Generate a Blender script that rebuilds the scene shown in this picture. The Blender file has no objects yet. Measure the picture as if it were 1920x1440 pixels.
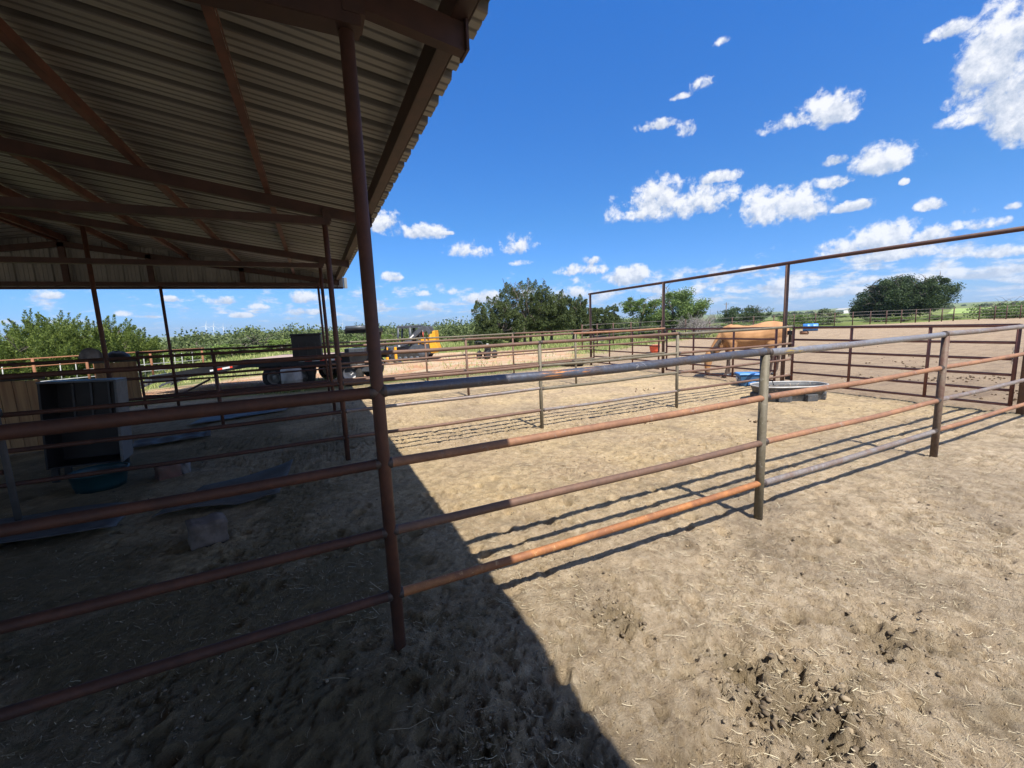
import bpy, bmesh, math, random
import numpy as np
from mathutils import Vector, Matrix
random.seed(7); RNG = np.random.default_rng(11)
sc = bpy.context.scene
COL = sc.collection
PI = math.pi

# ------------------------------------------------------------------ camera
F, PITCH, ROLL, YAW, H = 783.09, math.radians(8.06), math.radians(-2.404), math.radians(25.01), 1.65
CX, CY = -0.255, -2.081
def cam_axes():
    fw = np.array([math.sin(YAW), math.cos(YAW), 0]); rt = np.array([math.cos(YAW), -math.sin(YAW), 0]); up = np.array([0, 0, 1.])
    f2 = fw*math.cos(PITCH)-up*math.sin(PITCH); u2 = up*math.cos(PITCH)+fw*math.sin(PITCH)
    r3 = rt*math.cos(ROLL)+u2*math.sin(ROLL); u3 = u2*math.cos(ROLL)-rt*math.sin(ROLL)
    return r3, u3, f2
AR, AU, AF = cam_axes()
def ray(u, v):
    return AR*((u-960)/F) - AU*((v-720)/F) + AF
def at(u, v, dist):                      # point seen at a pixel of the photo, dist metres away over the ground
    d = ray(u, v); d = d/math.hypot(d[0], d[1])
    return Vector((CX+d[0]*dist, CY+d[1]*dist, H+d[2]*dist))
cd = bpy.data.cameras.new('camera'); cam = bpy.data.objects.new('camera', cd); COL.objects.link(cam)
m = Matrix.Identity(4)
for i in range(3):
    m[i][0] = AR[i]; m[i][1] = AU[i]; m[i][2] = -AF[i]
m[0][3], m[1][3], m[2][3] = CX, CY, H
cam.matrix_world = m
cd.sensor_width = 36; cd.lens = F/1920*36; cd.clip_start = 0.05; cd.clip_end = 30000
sc.camera = cam
sc.view_settings.view_transform = 'Standard'; sc.view_settings.look = 'None'
sc.view_settings.exposure = 0.85; sc.view_settings.gamma = 1

# ------------------------------------------------------------------ noise (numpy)
def _h(ix, iy, seed):
    n = (ix.astype(np.int64)*374761393 + iy.astype(np.int64)*668265263 + seed*982451653) & 0x7fffffff
    n = ((n ^ (n >> 13))*1274126177) & 0x7fffffff
    n = n ^ (n >> 16)
    return (n & 0xffff)/65535.0
def vnoise(x, y, seed=0):
    ix = np.floor(x); iy = np.floor(y); fx = x-ix; fy = y-iy
    fx = fx*fx*(3-2*fx); fy = fy*fy*(3-2*fy)
    a = _h(ix, iy, seed); b = _h(ix+1, iy, seed); c = _h(ix, iy+1, seed); d = _h(ix+1, iy+1, seed)
    return (a*(1-fx)+b*fx)*(1-fy)+(c*(1-fx)+d*fx)*fy
def fbm(x, y, s, o=4, seed=0):
    t = 0*x; a = .5; n = 0
    for k in range(o):
        t = t+a*vnoise(x*s+k*17.3, y*s-k*9.1, seed+k); n += a; a *= .5; s *= 2.03
    return t/n
def sst(a, b, x):
    t = np.clip((x-a)/(b-a), 0, 1); return t*t*(3-2*t)

# ------------------------------------------------------------------ node helpers
def newmat(name):
    mt = bpy.data.materials.new(name); mt.use_nodes = True
    nt = mt.node_tree; bs = nt.nodes['Principled BSDF']
    return mt, nt, bs
def nd(nt, typ, **kw):
    n = nt.nodes.new(typ)
    for k, v in kw.items():
        if k.startswith('i_'):
            n.inputs[k[2:].replace('_', ' ')].default_value = v
        else: setattr(n, k, v)
    return n
def ramp(nt, fac, stops):
    r = nt.nodes.new('ShaderNodeValToRGB'); el = r.color_ramp.elements
    while len(el) < len(stops): el.new(.5)
    for e, (p, c) in zip(el, stops):
        e.position = p; e.color = (*c, 1) if len(c) == 3 else c
    nt.links.new(fac, r.inputs[0]); return r.outputs[0]
def mixc(nt, fac, a, b, mode='MIX'):
    mx = nt.nodes.new('ShaderNodeMix'); mx.data_type = 'RGBA'; mx.blend_type = mode
    for s, i in ((fac, 0), (a, 6), (b, 7)):
        if hasattr(s, 'is_linked') or hasattr(s, 'links'): nt.links.new(s, mx.inputs[i])
        elif i == 0: mx.inputs[0].default_value = s
        else: mx.inputs[i].default_value = (*s, 1)
    return mx.outputs[2]
def noise(nt, vec, scale, detail=4, rough=.55, dist=0):
    n = nd(nt, 'ShaderNodeTexNoise'); n.inputs['Scale'].default_value = scale; n.inputs['Detail'].default_value = detail
    n.inputs['Roughness'].default_value = rough; n.inputs['Distortion'].default_value = dist
    if vec is not None: nt.links.new(vec, n.inputs['Vector'])
    return n.outputs['Fac']
def coord(nt, kind='Object', scale=(1, 1, 1)):
    t = nd(nt, 'ShaderNodeTexCoord'); mp = nd(nt, 'ShaderNodeMapping'); mp.inputs['Scale'].default_value = scale
    nt.links.new(t.outputs[kind], mp.inputs[0]); return mp.outputs[0]
def bump(nt, bs, h, strength=.3, dist=.01):
    b = nd(nt, 'ShaderNodeBump'); b.inputs['Strength'].default_value = strength; b.inputs['Distance'].default_value = dist
    nt.links.new(h, b.inputs['Height']); nt.links.new(b.outputs[0], bs.inputs['Normal'])
def two(name, c1, c2, scale=8, rough=.6, metal=0, stretch=(1, 1, 1), lo=.4, hi=.6, bstr=.15, c3=None, spec=.4, bd=.004):
    mt, nt, bs = newmat(name)
    v = coord(nt, 'Object', stretch)
    f = noise(nt, v, scale, 7, .62)
    c = ramp(nt, f, [(lo, c1), (hi, c2)])
    if c3:
        f2 = noise(nt, v, scale*4.3, 5, .7); k = ramp(nt, f2, [(.56, (0, 0, 0)), (.68, (1, 1, 1))])
        c = mixc(nt, k, c, c3)
    nt.links.new(c, bs.inputs['Base Color'])
    bs.inputs['Roughness'].default_value = rough; bs.inputs['Metallic'].default_value = metal
    bs.inputs['Specular IOR Level'].default_value = spec
    if bstr: bump(nt, bs, noise(nt, v, scale*6, 6, .7), bstr, bd)
    return mt
def pipe(name, top, rustc, lo, hi, rough=.55, metal=.25, streak=None, light=None):
    mt, nt, bs = newmat(name)
    v = coord(nt, 'Object', (1, 1, 1))
    f = noise(nt, v, 4.2, 9, .74, .5)
    c = ramp(nt, f, [(lo, top), (hi, rustc)])
    f3 = noise(nt, v, 38, 6, .75)
    c = mixc(nt, ramp(nt, f3, [(.35, (.55, .55, .55)), (.65, (0, 0, 0))]), c, tuple(x*.45 for x in rustc))
    if light:
        f4 = noise(nt, v, 17, 6, .72, 1.0)
        c = mixc(nt, ramp(nt, f4, [(.60, (0, 0, 0)), (.68, (.8, .8, .8))]), c, light)
    if streak:      # smear of bright paint over part of the pipe
        g = nd(nt, 'ShaderNodeNewGeometry'); sp = nd(nt, 'ShaderNodeSeparateXYZ'); nt.links.new(g.outputs['Position'], sp.inputs[0])
        x0, x1, colr = streak
        mr = nd(nt, 'ShaderNodeMapRange'); mr.interpolation_type = 'SMOOTHSTEP'
        a = nd(nt, 'ShaderNodeMath', operation='SUBTRACT'); nt.links.new(sp.outputs['X'], a.inputs[0]); a.inputs[1].default_value = (x0+x1)/2
        b = nd(nt, 'ShaderNodeMath', operation='ABSOLUTE'); nt.links.new(a.outputs[0], b.inputs[0])
        nt.links.new(b.outputs[0], mr.inputs['Value']); mr.inputs['From Min'].default_value = (x1-x0)/2; mr.inputs['From Max'].default_value = (x1-x0)/2*.6
        n5 = noise(nt, coord(nt, 'Object', (3, 40, 40)), 2.2, 5, .7)
        k = ramp(nt, n5, [(.55, (0, 0, 0)), (.60, (1, 1, 1))])
        mm = nd(nt, 'ShaderNodeMath', operation='MULTIPLY'); nt.links.new(mr.outputs[0], mm.inputs[0]); nt.links.new(k, mm.inputs[1])
        c = mixc(nt, mm.outputs[0], c, colr)
    nt.links.new(c, bs.inputs['Base Color'])
    rr = nd(nt, 'ShaderNodeMapRange'); nt.links.new(f3, rr.inputs['Value']); rr.inputs['To Min'].default_value = rough-.12; rr.inputs['To Max'].default_value = rough+.2
    nt.links.new(rr.outputs[0], bs.inputs['Roughness'])
    bs.inputs['Metallic'].default_value = metal; bs.inputs['Specular IOR Level'].default_value = .4
    bump(nt, bs, f3, .25, .003)
    return mt
M = {}
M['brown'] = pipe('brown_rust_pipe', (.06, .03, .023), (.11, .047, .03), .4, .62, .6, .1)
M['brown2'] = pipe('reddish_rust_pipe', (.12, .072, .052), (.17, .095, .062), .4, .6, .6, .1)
M['orange'] = pipe('orange_rust_pipe', (.21, .085, .04), (.40, .165, .055), .42, .62, .62, .05, None, (.5, .3, .14))
M['orange2'] = pipe('tan_rust_pipe', (.20, .10, .06), (.33, .165, .085), .4, .62, .62, .05, None, (.24, .2, .17))
M['grey'] = pipe('grey_steel_pipe', (.24, .225, .215), (.2, .125, .09), .42, .66, .5, .3, None, (.34, .33, .32))
M['steelblue'] = pipe('dark_mill_steel_pipe', (.10, .115, .15), (.13, .10, .085), .46, .68, .36, .55, (.80, 1.30, (.50, .21, .07)), (.3, .3, .31))
M['steelblue2'] = pipe('light_mill_steel_pipe', (.25, .26, .28), (.24, .17, .13), .48, .7, .4, .45, (3.05, 3.5, (.5, .34, .04)), (.36, .35, .34))
M['olive'] = pipe('weathered_post_pipe', (.17, .145, .105), (.13, .11, .07), .4, .6, .6, .15, None, (.26, .24, .2))
M['oliveb'] = pipe('weathered_brown_post_pipe', (.15, .11, .075), (.12, .06, .04), .45, .6, .6, .15, None, (.2, .17, .12))
M['gate'] = pipe('gate_tube_paint', (.15, .055, .042), (.2, .085, .06), .4, .6, .5, .1)
M['weld'] = two('weld_scale', (.09, .07, .06), (.05, .04, .035), 40, .55, .4, bstr=.6)
M['corral'] = pipe('orange_corral_rust', (.33, .14, .06), (.24, .10, .05), .4, .6, .7, .05)
M['galv'] = two('galvanised_sheet', (.50, .47, .41), (.40, .38, .34), 3, .5, .25, (1, .4, 1), .35, .65, .05, (.46, .42, .36))
M['galvw'] = two('galvanised_gable_sheet', (.22, .23, .23), (.16, .17, .175), 3, .55, .2, (1, 1, .3), .35, .65, .05)
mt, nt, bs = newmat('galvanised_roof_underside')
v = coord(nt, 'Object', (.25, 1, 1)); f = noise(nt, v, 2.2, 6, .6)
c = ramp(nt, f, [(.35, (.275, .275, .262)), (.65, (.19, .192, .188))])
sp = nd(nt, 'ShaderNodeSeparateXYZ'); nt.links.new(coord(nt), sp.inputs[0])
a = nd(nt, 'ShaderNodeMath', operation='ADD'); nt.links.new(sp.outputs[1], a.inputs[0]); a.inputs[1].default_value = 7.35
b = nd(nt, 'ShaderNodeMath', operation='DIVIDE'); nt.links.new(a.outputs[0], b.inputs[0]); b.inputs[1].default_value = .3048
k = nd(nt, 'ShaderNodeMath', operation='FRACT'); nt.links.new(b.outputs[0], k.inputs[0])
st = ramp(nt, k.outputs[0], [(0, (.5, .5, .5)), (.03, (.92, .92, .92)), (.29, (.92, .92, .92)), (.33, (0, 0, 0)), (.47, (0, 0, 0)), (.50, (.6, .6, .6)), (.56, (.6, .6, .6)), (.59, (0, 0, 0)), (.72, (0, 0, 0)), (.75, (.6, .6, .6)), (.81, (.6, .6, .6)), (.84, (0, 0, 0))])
c = mixc(nt, st, c, (.055, .054, .054))  # shade of the rib recesses painted in as dark stripes
fs_ = noise(nt, coord(nt, 'Object', (1.2, 14, 1)), 1.0, 4, .6); c = mixc(nt, ramp(nt, fs_, [(.60, (0, 0, 0)), (.72, (.5, .5, .5))]), c, (.12, .08, .05))
nt.links.new(c, bs.inputs['Base Color']); bs.inputs['Roughness'].default_value = .55; bs.inputs['Metallic'].default_value = .15
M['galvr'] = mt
M['purlin'] = two('red_oxide_purlin', (.12, .052, .038), (.07, .033, .027), 5, .65, .1, bstr=.1)
M['barnsteel'] = two('dark_red_oxide_steel', (.05, .025, .022), (.032, .018, .017), 5, .6, .15, bstr=.12)
M['black'] = two('black_paint', (.012, .012, .014), (.02, .02, .021), 6, .45, 0, bstr=.05)
M['dgrey'] = two('dark_grey_paint', (.07, .08, .095), (.05, .056, .066), 6, .42, 0, bstr=.05, c3=(.10, .09, .08))
M['yellow'] = two('yellow_machine_paint', (.75, .36, .02), (.62, .28, .02), 5, .45, 0, bstr=.05, c3=(.45, .25, .06))
M['rubber'] = two('rubber', (.018, .018, .018), (.035, .032, .03), 12, .8, 0, bstr=.3)
M['white'] = two('white_paint', (.75, .75, .73), (.62, .61, .58), 6, .45, 0, bstr=.05)
M['dirtywhite'] = two('worn_white_enamel', (.12, .13, .135), (.07, .077, .08), 4, .5, 0, bstr=.08, c3=(.2, .17, .14))
M['redp'] = two('red_paint', (.5, .04, .03), (.42, .03, .03), 6, .45, 0, bstr=.05)
M['orangep'] = two('orange_plastic', (.75, .13, .06), (.62, .10, .05), 6, .4, 0, bstr=.04)
M['blue'] = two('blue_plastic', (.04, .17, .46), (.07, .24, .52), 6, .4, 0, bstr=.04)
M['blue_d'] = two('dark_teal_plastic', (.007, .035, .042), (.01, .045, .053), 6, .4, 0, bstr=.04)
M['blue_s'] = two('dark_blue_plastic', (.03, .10, .2), (.04, .12, .24), 6, .4, 0, bstr=.04)
M['tank'] = two('grey_stock_tank_plastic', (.075, .078, .082), (.055, .057, .06), 5, .6, 0, bstr=.1, c3=(.25, .2, .15))
M['rim'] = two('pale_rim_plastic', (.42, .41, .39), (.32, .31, .29), 7, .5, 0, bstr=.05)
M['wood'] = two('weathered_planks', (.40, .25, .12), (.25, .14, .07), 3, .75, 0, (6, 6, .35), .35, .65, .2)
M['deckw'] = two('trailer_deck_boards', (.36, .26, .21), (.26, .19, .16), 3, .8, 0, (1, 8, 1), .35, .65, .2)
M['concrete'] = two('pinkish_block', (.15, .12, .10), (.10, .08, .065), 14, .9, 0, bstr=.5)
M['redblock'] = two('red_salt_block', (.14, .07, .055), (.12, .08, .065), 14, .9, 0, bstr=.5)
M['mat'] = two('grey_rubber_mat', (.05, .052, .055), (.075, .078, .08), 9, .6, 0, bstr=.4)
M['tarp'] = two('wet_grey_sheet', (.12, .115, .105), (.065, .065, .062), 2.5, .6, 0, bstr=.3, bd=.02)
M['tin'] = two('old_flat_tin', (.085, .08, .073), (.06, .055, .05), 6, .75, .1, bstr=.3)
M['greycloth'] = two('grey_canvas', (.12, .115, .115), (.2, .19, .19), 8, .9, 0, bstr=.4)
M['hide'] = None
M['bark'] = two('grey_brown_bark', (.16, .13, .105), (.10, .08, .065), 9, .9, 0, (1, 1, .3), .35, .65, .5)
M['deadwood'] = two('silver_dead_wood', (.32, .29, .27), (.22, .2, .19), 9, .9, 0, (1, 1, .3), .35, .65, .4)
M['wire'] = two('galvanised_wire', (.3, .28, .26), (.2, .17, .15), 9, .6, .4, bstr=0)
M['water'] = None
mt, nt, bs = newmat('tank_water'); bs.inputs['Base Color'].default_value = (.06, .045, .03, 1); bs.inputs['Roughness'].default_value = .12
bump(nt, bs, noise(nt, coord(nt), 9, 3), .1, .01); M['water'] = mt
mt, nt, bs = newmat('red_white_tape')
v = coord(nt, 'Object'); sp = nd(nt, 'ShaderNodeSeparateXYZ'); nt.links.new(v, sp.inputs[0])
a = nd(nt, 'ShaderNodeMath', operation='MULTIPLY'); nt.links.new(sp.outputs[0], a.inputs[0]); a.inputs[1].default_value = 2.2
b = nd(nt, 'ShaderNodeMath', operation='FRACT'); nt.links.new(a.outputs[0], b.inputs[0])
nt.links.new(ramp(nt, b.outputs[0], [(.0, (.7, .06, .03)), (.5, (.7, .06, .03)), (.51, (.8, .8, .8))]), bs.inputs['Base Color'])
M['tape'] = mt

# ------------------------------------------------------------------ mesh builder
class MB:
    def __init__(s): s.v = []; s.f = []; s.sm = []
    def add(s, vs, fs, smooth=False):
        o = len(s.v); s.v += [tuple(p) for p in vs]; s.f += [tuple(i+o for i in f) for f in fs]; s.sm += [smooth]*len(fs)
        return s
    def box(s, c, size, rot=None):
        hx, hy, hz = size[0]/2, size[1]/2, size[2]/2
        p = [Vector((x, y, z)) for x in (-hx, hx) for y in (-hy, hy) for z in (-hz, hz)]
        if rot is not None: p = [rot @ q for q in p]
        c = Vector(c); p = [q+c for q in p]
        return s.add(p, [(0, 1, 3, 2), (4, 6, 7, 5), (0, 4, 5, 1), (2, 3, 7, 6), (0, 2, 6, 4), (1, 5, 7, 3)])
    def hexa(s, a, b):            # two quads of 4 points
        return s.add(list(a)+list(b), [(3, 2, 1, 0), (4, 5, 6, 7)]+[(i, (i+1) % 4, 4+(i+1) % 4, 4+i) for i in range(4)])
    def tube(s, pts, r, n=12, cap=True, smooth=True, sq=None):
        pts = [Vector(p) for p in pts]
        rs = r if isinstance(r, (list, tuple)) else [r]*len(pts)
        vs = []; up = None
        for i, p in enumerate(pts):
            t = (pts[min(i+1, len(pts)-1)]-pts[max(i-1, 0)])
            if t.length < 1e-9: t = Vector((0, 0, 1))
            t.normalize()
            if up is None or abs(up.dot(t)) > .98: up = Vector((0, 0, 1)) if abs(t.z) < .9 else Vector((1, 0, 0))
            a = t.cross(up).normalized(); b = a.cross(t).normalized(); up = b
            for k in range(n):
                an = 2*PI*k/n; e = sq[i] if sq else (1, 1)
                vs.append(p+a*math.cos(an)*rs[i]*e[0]+b*math.sin(an)*rs[i]*e[1])
        fs = []
        for i in range(len(pts)-1):
            for k in range(n):
                fs.append((i*n+k, i*n+(k+1) % n, (i+1)*n+(k+1) % n, (i+1)*n+k))
        s.add(vs, fs, smooth)
        if cap:
            o = len(s.v)-len(vs)
            s.f.append(tuple(o+k for k in reversed(range(n)))); s.f.append(tuple(o+(len(pts)-1)*n+k for k in range(n))); s.sm += [False, False]
        return s
    def prism(s, prof, a, b):      # profile list of 3D points, extruded from offset a to b
        n = len(prof); a = Vector(a); b = Vector(b)
        vs = [Vector(p)+a for p in prof]+[Vector(p)+b for p in prof]
        fs = [tuple(reversed(range(n))), tuple(range(n, 2*n))]+[(i, (i+1) % n, n+(i+1) % n, n+i) for i in range(n)]
        return s.add(vs, fs)
    def lathe(s, prof, c=(0, 0, 0), n=24, axis='z', rot=None, smooth=True):
        vs = []; c = Vector(c)
        for (r, z) in prof:
            for k in range(n):
                an = 2*PI*k/n; q = Vector((r*math.cos(an), r*math.sin(an), z))
                if axis == 'y': q = Vector((q.x, q.z, q.y))
                if axis == 'x': q = Vector((q.z, q.x, q.y))
                if rot is not None: q = rot @ q
                vs.append(q+c)
        fs = [(i*n+k, i*n+(k+1) % n, (i+1)*n+(k+1) % n, (i+1)*n+k) for i in range(len(prof)-1) for k in range(n)]
        return s.add(vs, fs, smooth)
    def build(s, name, mat, parent=None, bevel=0, loc=None):
        me = bpy.data.meshes.new(name); me.from_pydata(s.v, [], s.f); me.update()
        if s.sm: me.polygons.foreach_set('use_smooth', s.sm)
        o = bpy.data.objects.new(name, me); COL.objects.link(o)
        if mat: me.materials.append(mat)
        if parent: o.parent = parent
        if loc is not None: o.location = loc
        if bevel:
            b = o.modifiers.new('bevel', 'BEVEL'); b.width = bevel; b.segments = 2; b.limit_method = 'ANGLE'
        return o
def np_mesh(name, V, Fc, mat, parent=None, smooth=False):
    me = bpy.data.meshes.new(name); V = np.asarray(V, dtype=np.float32); Fc = np.asarray(Fc, dtype=np.int32)
    k = Fc.shape[1]
    me.vertices.add(len(V)); me.vertices.foreach_set('co', V.ravel())
    me.loops.add(Fc.size); me.loops.foreach_set('vertex_index', Fc.ravel())
    me.polygons.add(len(Fc)); me.polygons.foreach_set('loop_start', np.arange(0, Fc.size, k, dtype=np.int32))
    me.polygons.foreach_set('loop_total', np.full(len(Fc), k, dtype=np.int32))
    if smooth: me.polygons.foreach_set('use_smooth', np.ones(len(Fc), dtype=bool))
    me.update(); me.validate()
    o = bpy.data.objects.new(name, me); COL.objects.link(o); me.materials.append(mat)
    if parent: o.parent = parent
    return o
def tag(o, label=None, cat=None, group=None, kind=None):
    if label: o['label'] = label
    if cat: o['category'] = cat
    if group: o['group'] = group
    if kind: o['kind'] = kind
    return o
def empty(name, loc, label, cat, group=None, rz=0):
    o = bpy.data.objects.new(name, None); COL.objects.link(o); o.location = loc; o.rotation_euler = (0, 0, rz)
    o.empty_display_size = .2
    return tag(o, label, cat, group)
def children(o): return [c for c in bpy.data.objects if c.parent == o]
def copy_tree(o, parent=None):
    kids = list(o.children)
    c = o.copy(); COL.objects.link(c)
    if parent: c.parent = parent
    for k in kids: copy_tree(k, c)
    return c

# ------------------------------------------------------------------ ground
def slope(x, y):
    d = np.hypot(x-CX, y-CY); az = np.degrees(np.arctan2(x-CX, y-CY))
    left = 1-sst(48, 62, az)
    down = -.016*np.clip(d-55, 0, 500)*left*1.0
    rise = sst(700, 3200, d)*(14+7*left)
    un = (fbm(x, y, .004, 3, 5)-.5)*10*sst(150, 900, d)
    drop = -.62*sst(17, 29, d)*(1-sst(-16, -6, az))
    return down+rise+un+drop
def zg(x, y):
    return float(slope(np.array([float(x)]), np.array([float(y)]))[0])
def axis_(a, b, st, lo, hi, g):
    mid = list(np.arange(a, b, st)); r = [b]; s = st
    while r[-1] < hi: s *= g; r.append(r[-1]+s)
    l = [a-st]; s = st
    while l[-1] > lo: s *= g; l.append(l[-1]-s)
    return np.array(l[::-1]+mid+r)
gx = axis_(-2.0, 4.2, .0135, -6000, 6000, 1.024); gy = axis_(-1.8, 2.2, .0135, -300, 7000, 1.024)
X, Y = np.meshgrid(gx, gy)
near = 1-sst(6, 16, np.hypot(X-1.5, Y-1))
rough = np.exp(-(((X-1.35)/.42)**2+((Y+1.15)/.30)**2)) + .55*np.exp(-(((X-1.12)/.16)**2+((Y+.42)/.2)**2)) \
    + .38*np.exp(-(((X-2.35)/.5)**2+((Y+1.2)/.3)**2)) + .2*np.exp(-(((X-2.9)/.7)**2+((Y+.35)/.25)**2)) + .3*np.exp(-(((X-.25)/.35)**2+((Y+.7)/.4)**2))
rough = np.clip(rough*(2.6*fbm(X, Y, 2.6, 4, 66)+.15), 0, 1.25)
big = (fbm(X, Y, .9, 3, 2)-.5)*.05
med = (fbm(X, Y, 6, 4, 9)-.5)
fin = (fbm(X, Y, 21, 3, 31)-.5)
pit = np.abs(fbm(X, Y, 7.5, 3, 71)-.5)*2
f45 = (fbm(X, Y, 47, 2, 93)-.5)
crk = np.abs(fbm(X, Y, 16, 3, 171)-.5)*2
pat = sst(.42, .60, fbm(X, Y, 1.3, 4, 181))
nr2 = 1-sst(2.5, 6, np.hypot(X-1.2, Y+.3))
hoof = np.zeros_like(X); hr = np.random.default_rng(17)
for _ in range(230):
    hx_, hy_ = hr.uniform(-1.2, 4.4), hr.uniform(-1.7, 2.0); ha = hr.uniform(0, 6.28)
    i0, i1 = np.searchsorted(gx, (hx_-.16, hx_+.16)); j0, j1 = np.searchsorted(gy, (hy_-.16, hy_+.16))
    xx = X[j0:j1, i0:i1]-hx_; yy = Y[j0:j1, i0:i1]-hy_; dd_ = np.hypot(xx, yy)/.058
    dep = hr.uniform(.010, .034); fr_ = 1+.35*np.cos(np.arctan2(yy, xx)-ha)
    hoof[j0:j1, i0:i1] += -dep*np.exp(-dd_**4)*fr_+dep*.45*np.exp(-((dd_-1.25)/.28)**2)*fr_
Z = near*(big+hoof+med*(.022*nr2+.012+.11*rough)+fin*(.018*nr2+.004+.075*rough)+f45*(.010*nr2+.03*rough)-(.006+.03*rough+.012*pat)*(1-sst(.0, .10, crk))-rough*np.clip(.16-pit, 0, 1)*.40-(.016*pat+.004)*sst(.63, .70, fbm(X, Y, 11, 3, 191)))
outside = sst(10, 16, np.hypot(X-1.5, Y-1))
del f45, crk
Z = Z+outside*(fbm(X, Y, .5, 3, 4)-.5)*.06
Z = Z+slope(X, Y)
# colour zones of the ground itself: r grass, g red earth, b arena dirt
ad = np.hypot(X-CX, Y-CY)
wob = (fbm(X, Y, .35, 4, 14)-.5)
pens = (1-sst(8.9, 9.4, X+wob*.3))*(1-sst(10.9, 11.8, Y+wob*1.0))
edge_x = np.array([9.2, 13.1, 17.4, 25.6, 34.3, 48.9, 59.6, 79.3, 400.]); edge_y = np.array([12.5, 15.8, 18.4, 21.2, 22.6, 25.1, 22.6, 18.8, 0.])
ylim = np.interp(X, edge_x, edge_y)
arena = sst(8.9, 9.4, X+wob*.3)*(1-sst(-.8, .8, (Y-ylim)+wob*2.5))*(1-sst(62, 84, X-Y*.8))
red = np.exp(-(((X-7.5)/6.5)**2+((Y-19)/5.5)**2))*1.35+.6*np.exp(-(((X+2)/6)**2+((Y-15.5)/3.5)**2))
red = sst(.28, .62, red+wob*.9)*(1-pens)*(1-arena)
dry = sst(.45, .6, fbm(X, Y, .25, 4, 21))*(1-sst(14, 34, ad))
grass = (1-pens)*(1-arena)*(1-red)*(1-.5*dry)
gV = np.stack([X, Y, Z], -1).reshape(-1, 3)
ny, nx = X.shape
idx = np.arange(nx*ny).reshape(ny, nx)
gF = np.stack([idx[:-1, :-1], idx[:-1, 1:], idx[1:, 1:], idx[1:, :-1]], -1).reshape(-1, 4)
mt, nt, bs = newmat('dirt_ground')
at_ = nd(nt, 'ShaderNodeAttribute', attribute_name='zone'); se = nd(nt, 'ShaderNodeSeparateColor'); nt.links.new(at_.outputs['Color'], se.inputs[0])
v = coord(nt)
nA = noise(nt, v, .9, 6, .6); nB = noise(nt, v, 11, 9, .82); nC = noise(nt, v, 85, 5, .8); nD = noise(nt, v, 2.6, 7, .7, .6)
dirt = ramp(nt, nB, [(.30, (.25, .175, .10)), (.42, (.46, .335, .185)), (.54, (.58, .435, .25)), (.68, (.70, .56, .36))])
dirt2 = ramp(nt, nB, [(.30, (.21, .148, .09)), (.43, (.39, .285, .175)), (.55, (.52, .39, .245)), (.69, (.65, .52, .35))])
dirt = mixc(nt, ramp(nt, nA, [(.38, (0, 0, 0)), (.62, (1, 1, 1))]), dirt, dirt2)
# nearer the camera the soil is greyer trodden manure; straw-gold inside the pens
pp = nd(nt, 'ShaderNodeSeparateXYZ'); gg = nd(nt, 'ShaderNodeNewGeometry'); nt.links.new(gg.outputs['Position'], pp.inputs[0])
mr = nd(nt, 'ShaderNodeMapRange'); nt.links.new(pp.outputs['Y'], mr.inputs['Value']); mr.inputs['From Min'].default_value = -.4; mr.inputs['From Max'].default_value = 1.2
dirt = mixc(nt, mr.outputs[0], ramp(nt, nB, [(.30, (.20, .142, .088)), (.41, (.44, .33, .21)), (.52, (.59, .46, .31)), (.67, (.76, .63, .45))]), dirt)
dark = ramp(nt, nD, [(.50, (0, 0, 0)), (.68, (.5, .5, .5))])
nE = noise(nt, v, .55, 5, .65, .8); dirt = mixc(nt, ramp(nt, nE, [(.50, (0, 0, 0)), (.66, (.45, .45, .45))]), dirt, (.25, .195, .14))
dirt = mixc(nt, dark, dirt, (.15, .115, .08))
vor = nd(nt, 'ShaderNodeTexVoronoi'); vor.inputs['Scale'].default_value = 38; vor.inputs['Randomness'].default_value = 1; nt.links.new(v, vor.inputs['Vector'])
spk = ramp(nt, vor.outputs['Distance'], [(.06, (.45, .45, .45)), (.16, (0, 0, 0))])
dirt = mixc(nt, spk, dirt, (.10, .075, .05))
fl = ramp(nt, nC, [(.60, (0, 0, 0)), (.70, (.75, .75, .75))])
dirt = mixc(nt, fl, dirt, (.66, .56, .36))
wet_shade = mixc(nt, nB, (.10, .072, .038), (.33, .255, .14))
rg = nd(nt, 'ShaderNodeAttribute', attribute_name='damp_shade')
dirt = mixc(nt, rg.outputs['Fac'], dirt, wet_shade)  # damp mud and painted roof shade darken the soil colour
aren = ramp(nt, nB, [(.32, (.25, .18, .115)), (.50, (.34, .25, .165)), (.68, (.42, .32, .215))])
aren = mixc(nt, ramp(nt, noise(nt, coord(nt, 'Object', (.6, 2.2, 1)), 1.3, 6, .7), [(.45, (0, 0, 0)), (.65, (.6, .6, .6))]), aren, (.17, .12, .085))
redc = ramp(nt, nA, [(.38, (.44, .235, .13)), (.5, (.46, .31, .19)), (.62, (.48, .38, .25))])
gr = ramp(nt, nB, [(.3, (.07, .10, .025)), (.5, (.14, .17, .045)), (.7, (.30, .27, .11))])
gr2 = ramp(nt, noise(nt, v, .05, 6, .6), [(.4, (.06, .095, .02)), (.6, (.17, .19, .06))])
gr = mixc(nt, .5, gr, gr2)
c = mixc(nt, se.outputs[2], dirt, aren)
c = mixc(nt, se.outputs[1], c, redc)
c = mixc(nt, se.outputs[0], c, gr)
nt.links.new(c, bs.inputs['Base Color']); bs.inputs['Roughness'].default_value = .95; bs.inputs['Specular IOR Level'].default_value = .15
hh = nd(nt, 'ShaderNodeMath', operation='ADD'); nt.links.new(nB, hh.inputs[0]); nt.links.new(nC, hh.inputs[1])
h2 = nd(nt, 'ShaderNodeMath', operation='SUBTRACT'); nt.links.new(hh.outputs[0], h2.inputs[0]); nt.links.new(spk, h2.inputs[1])
bump(nt, bs, h2.outputs[0], 1.0, .035)
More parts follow.
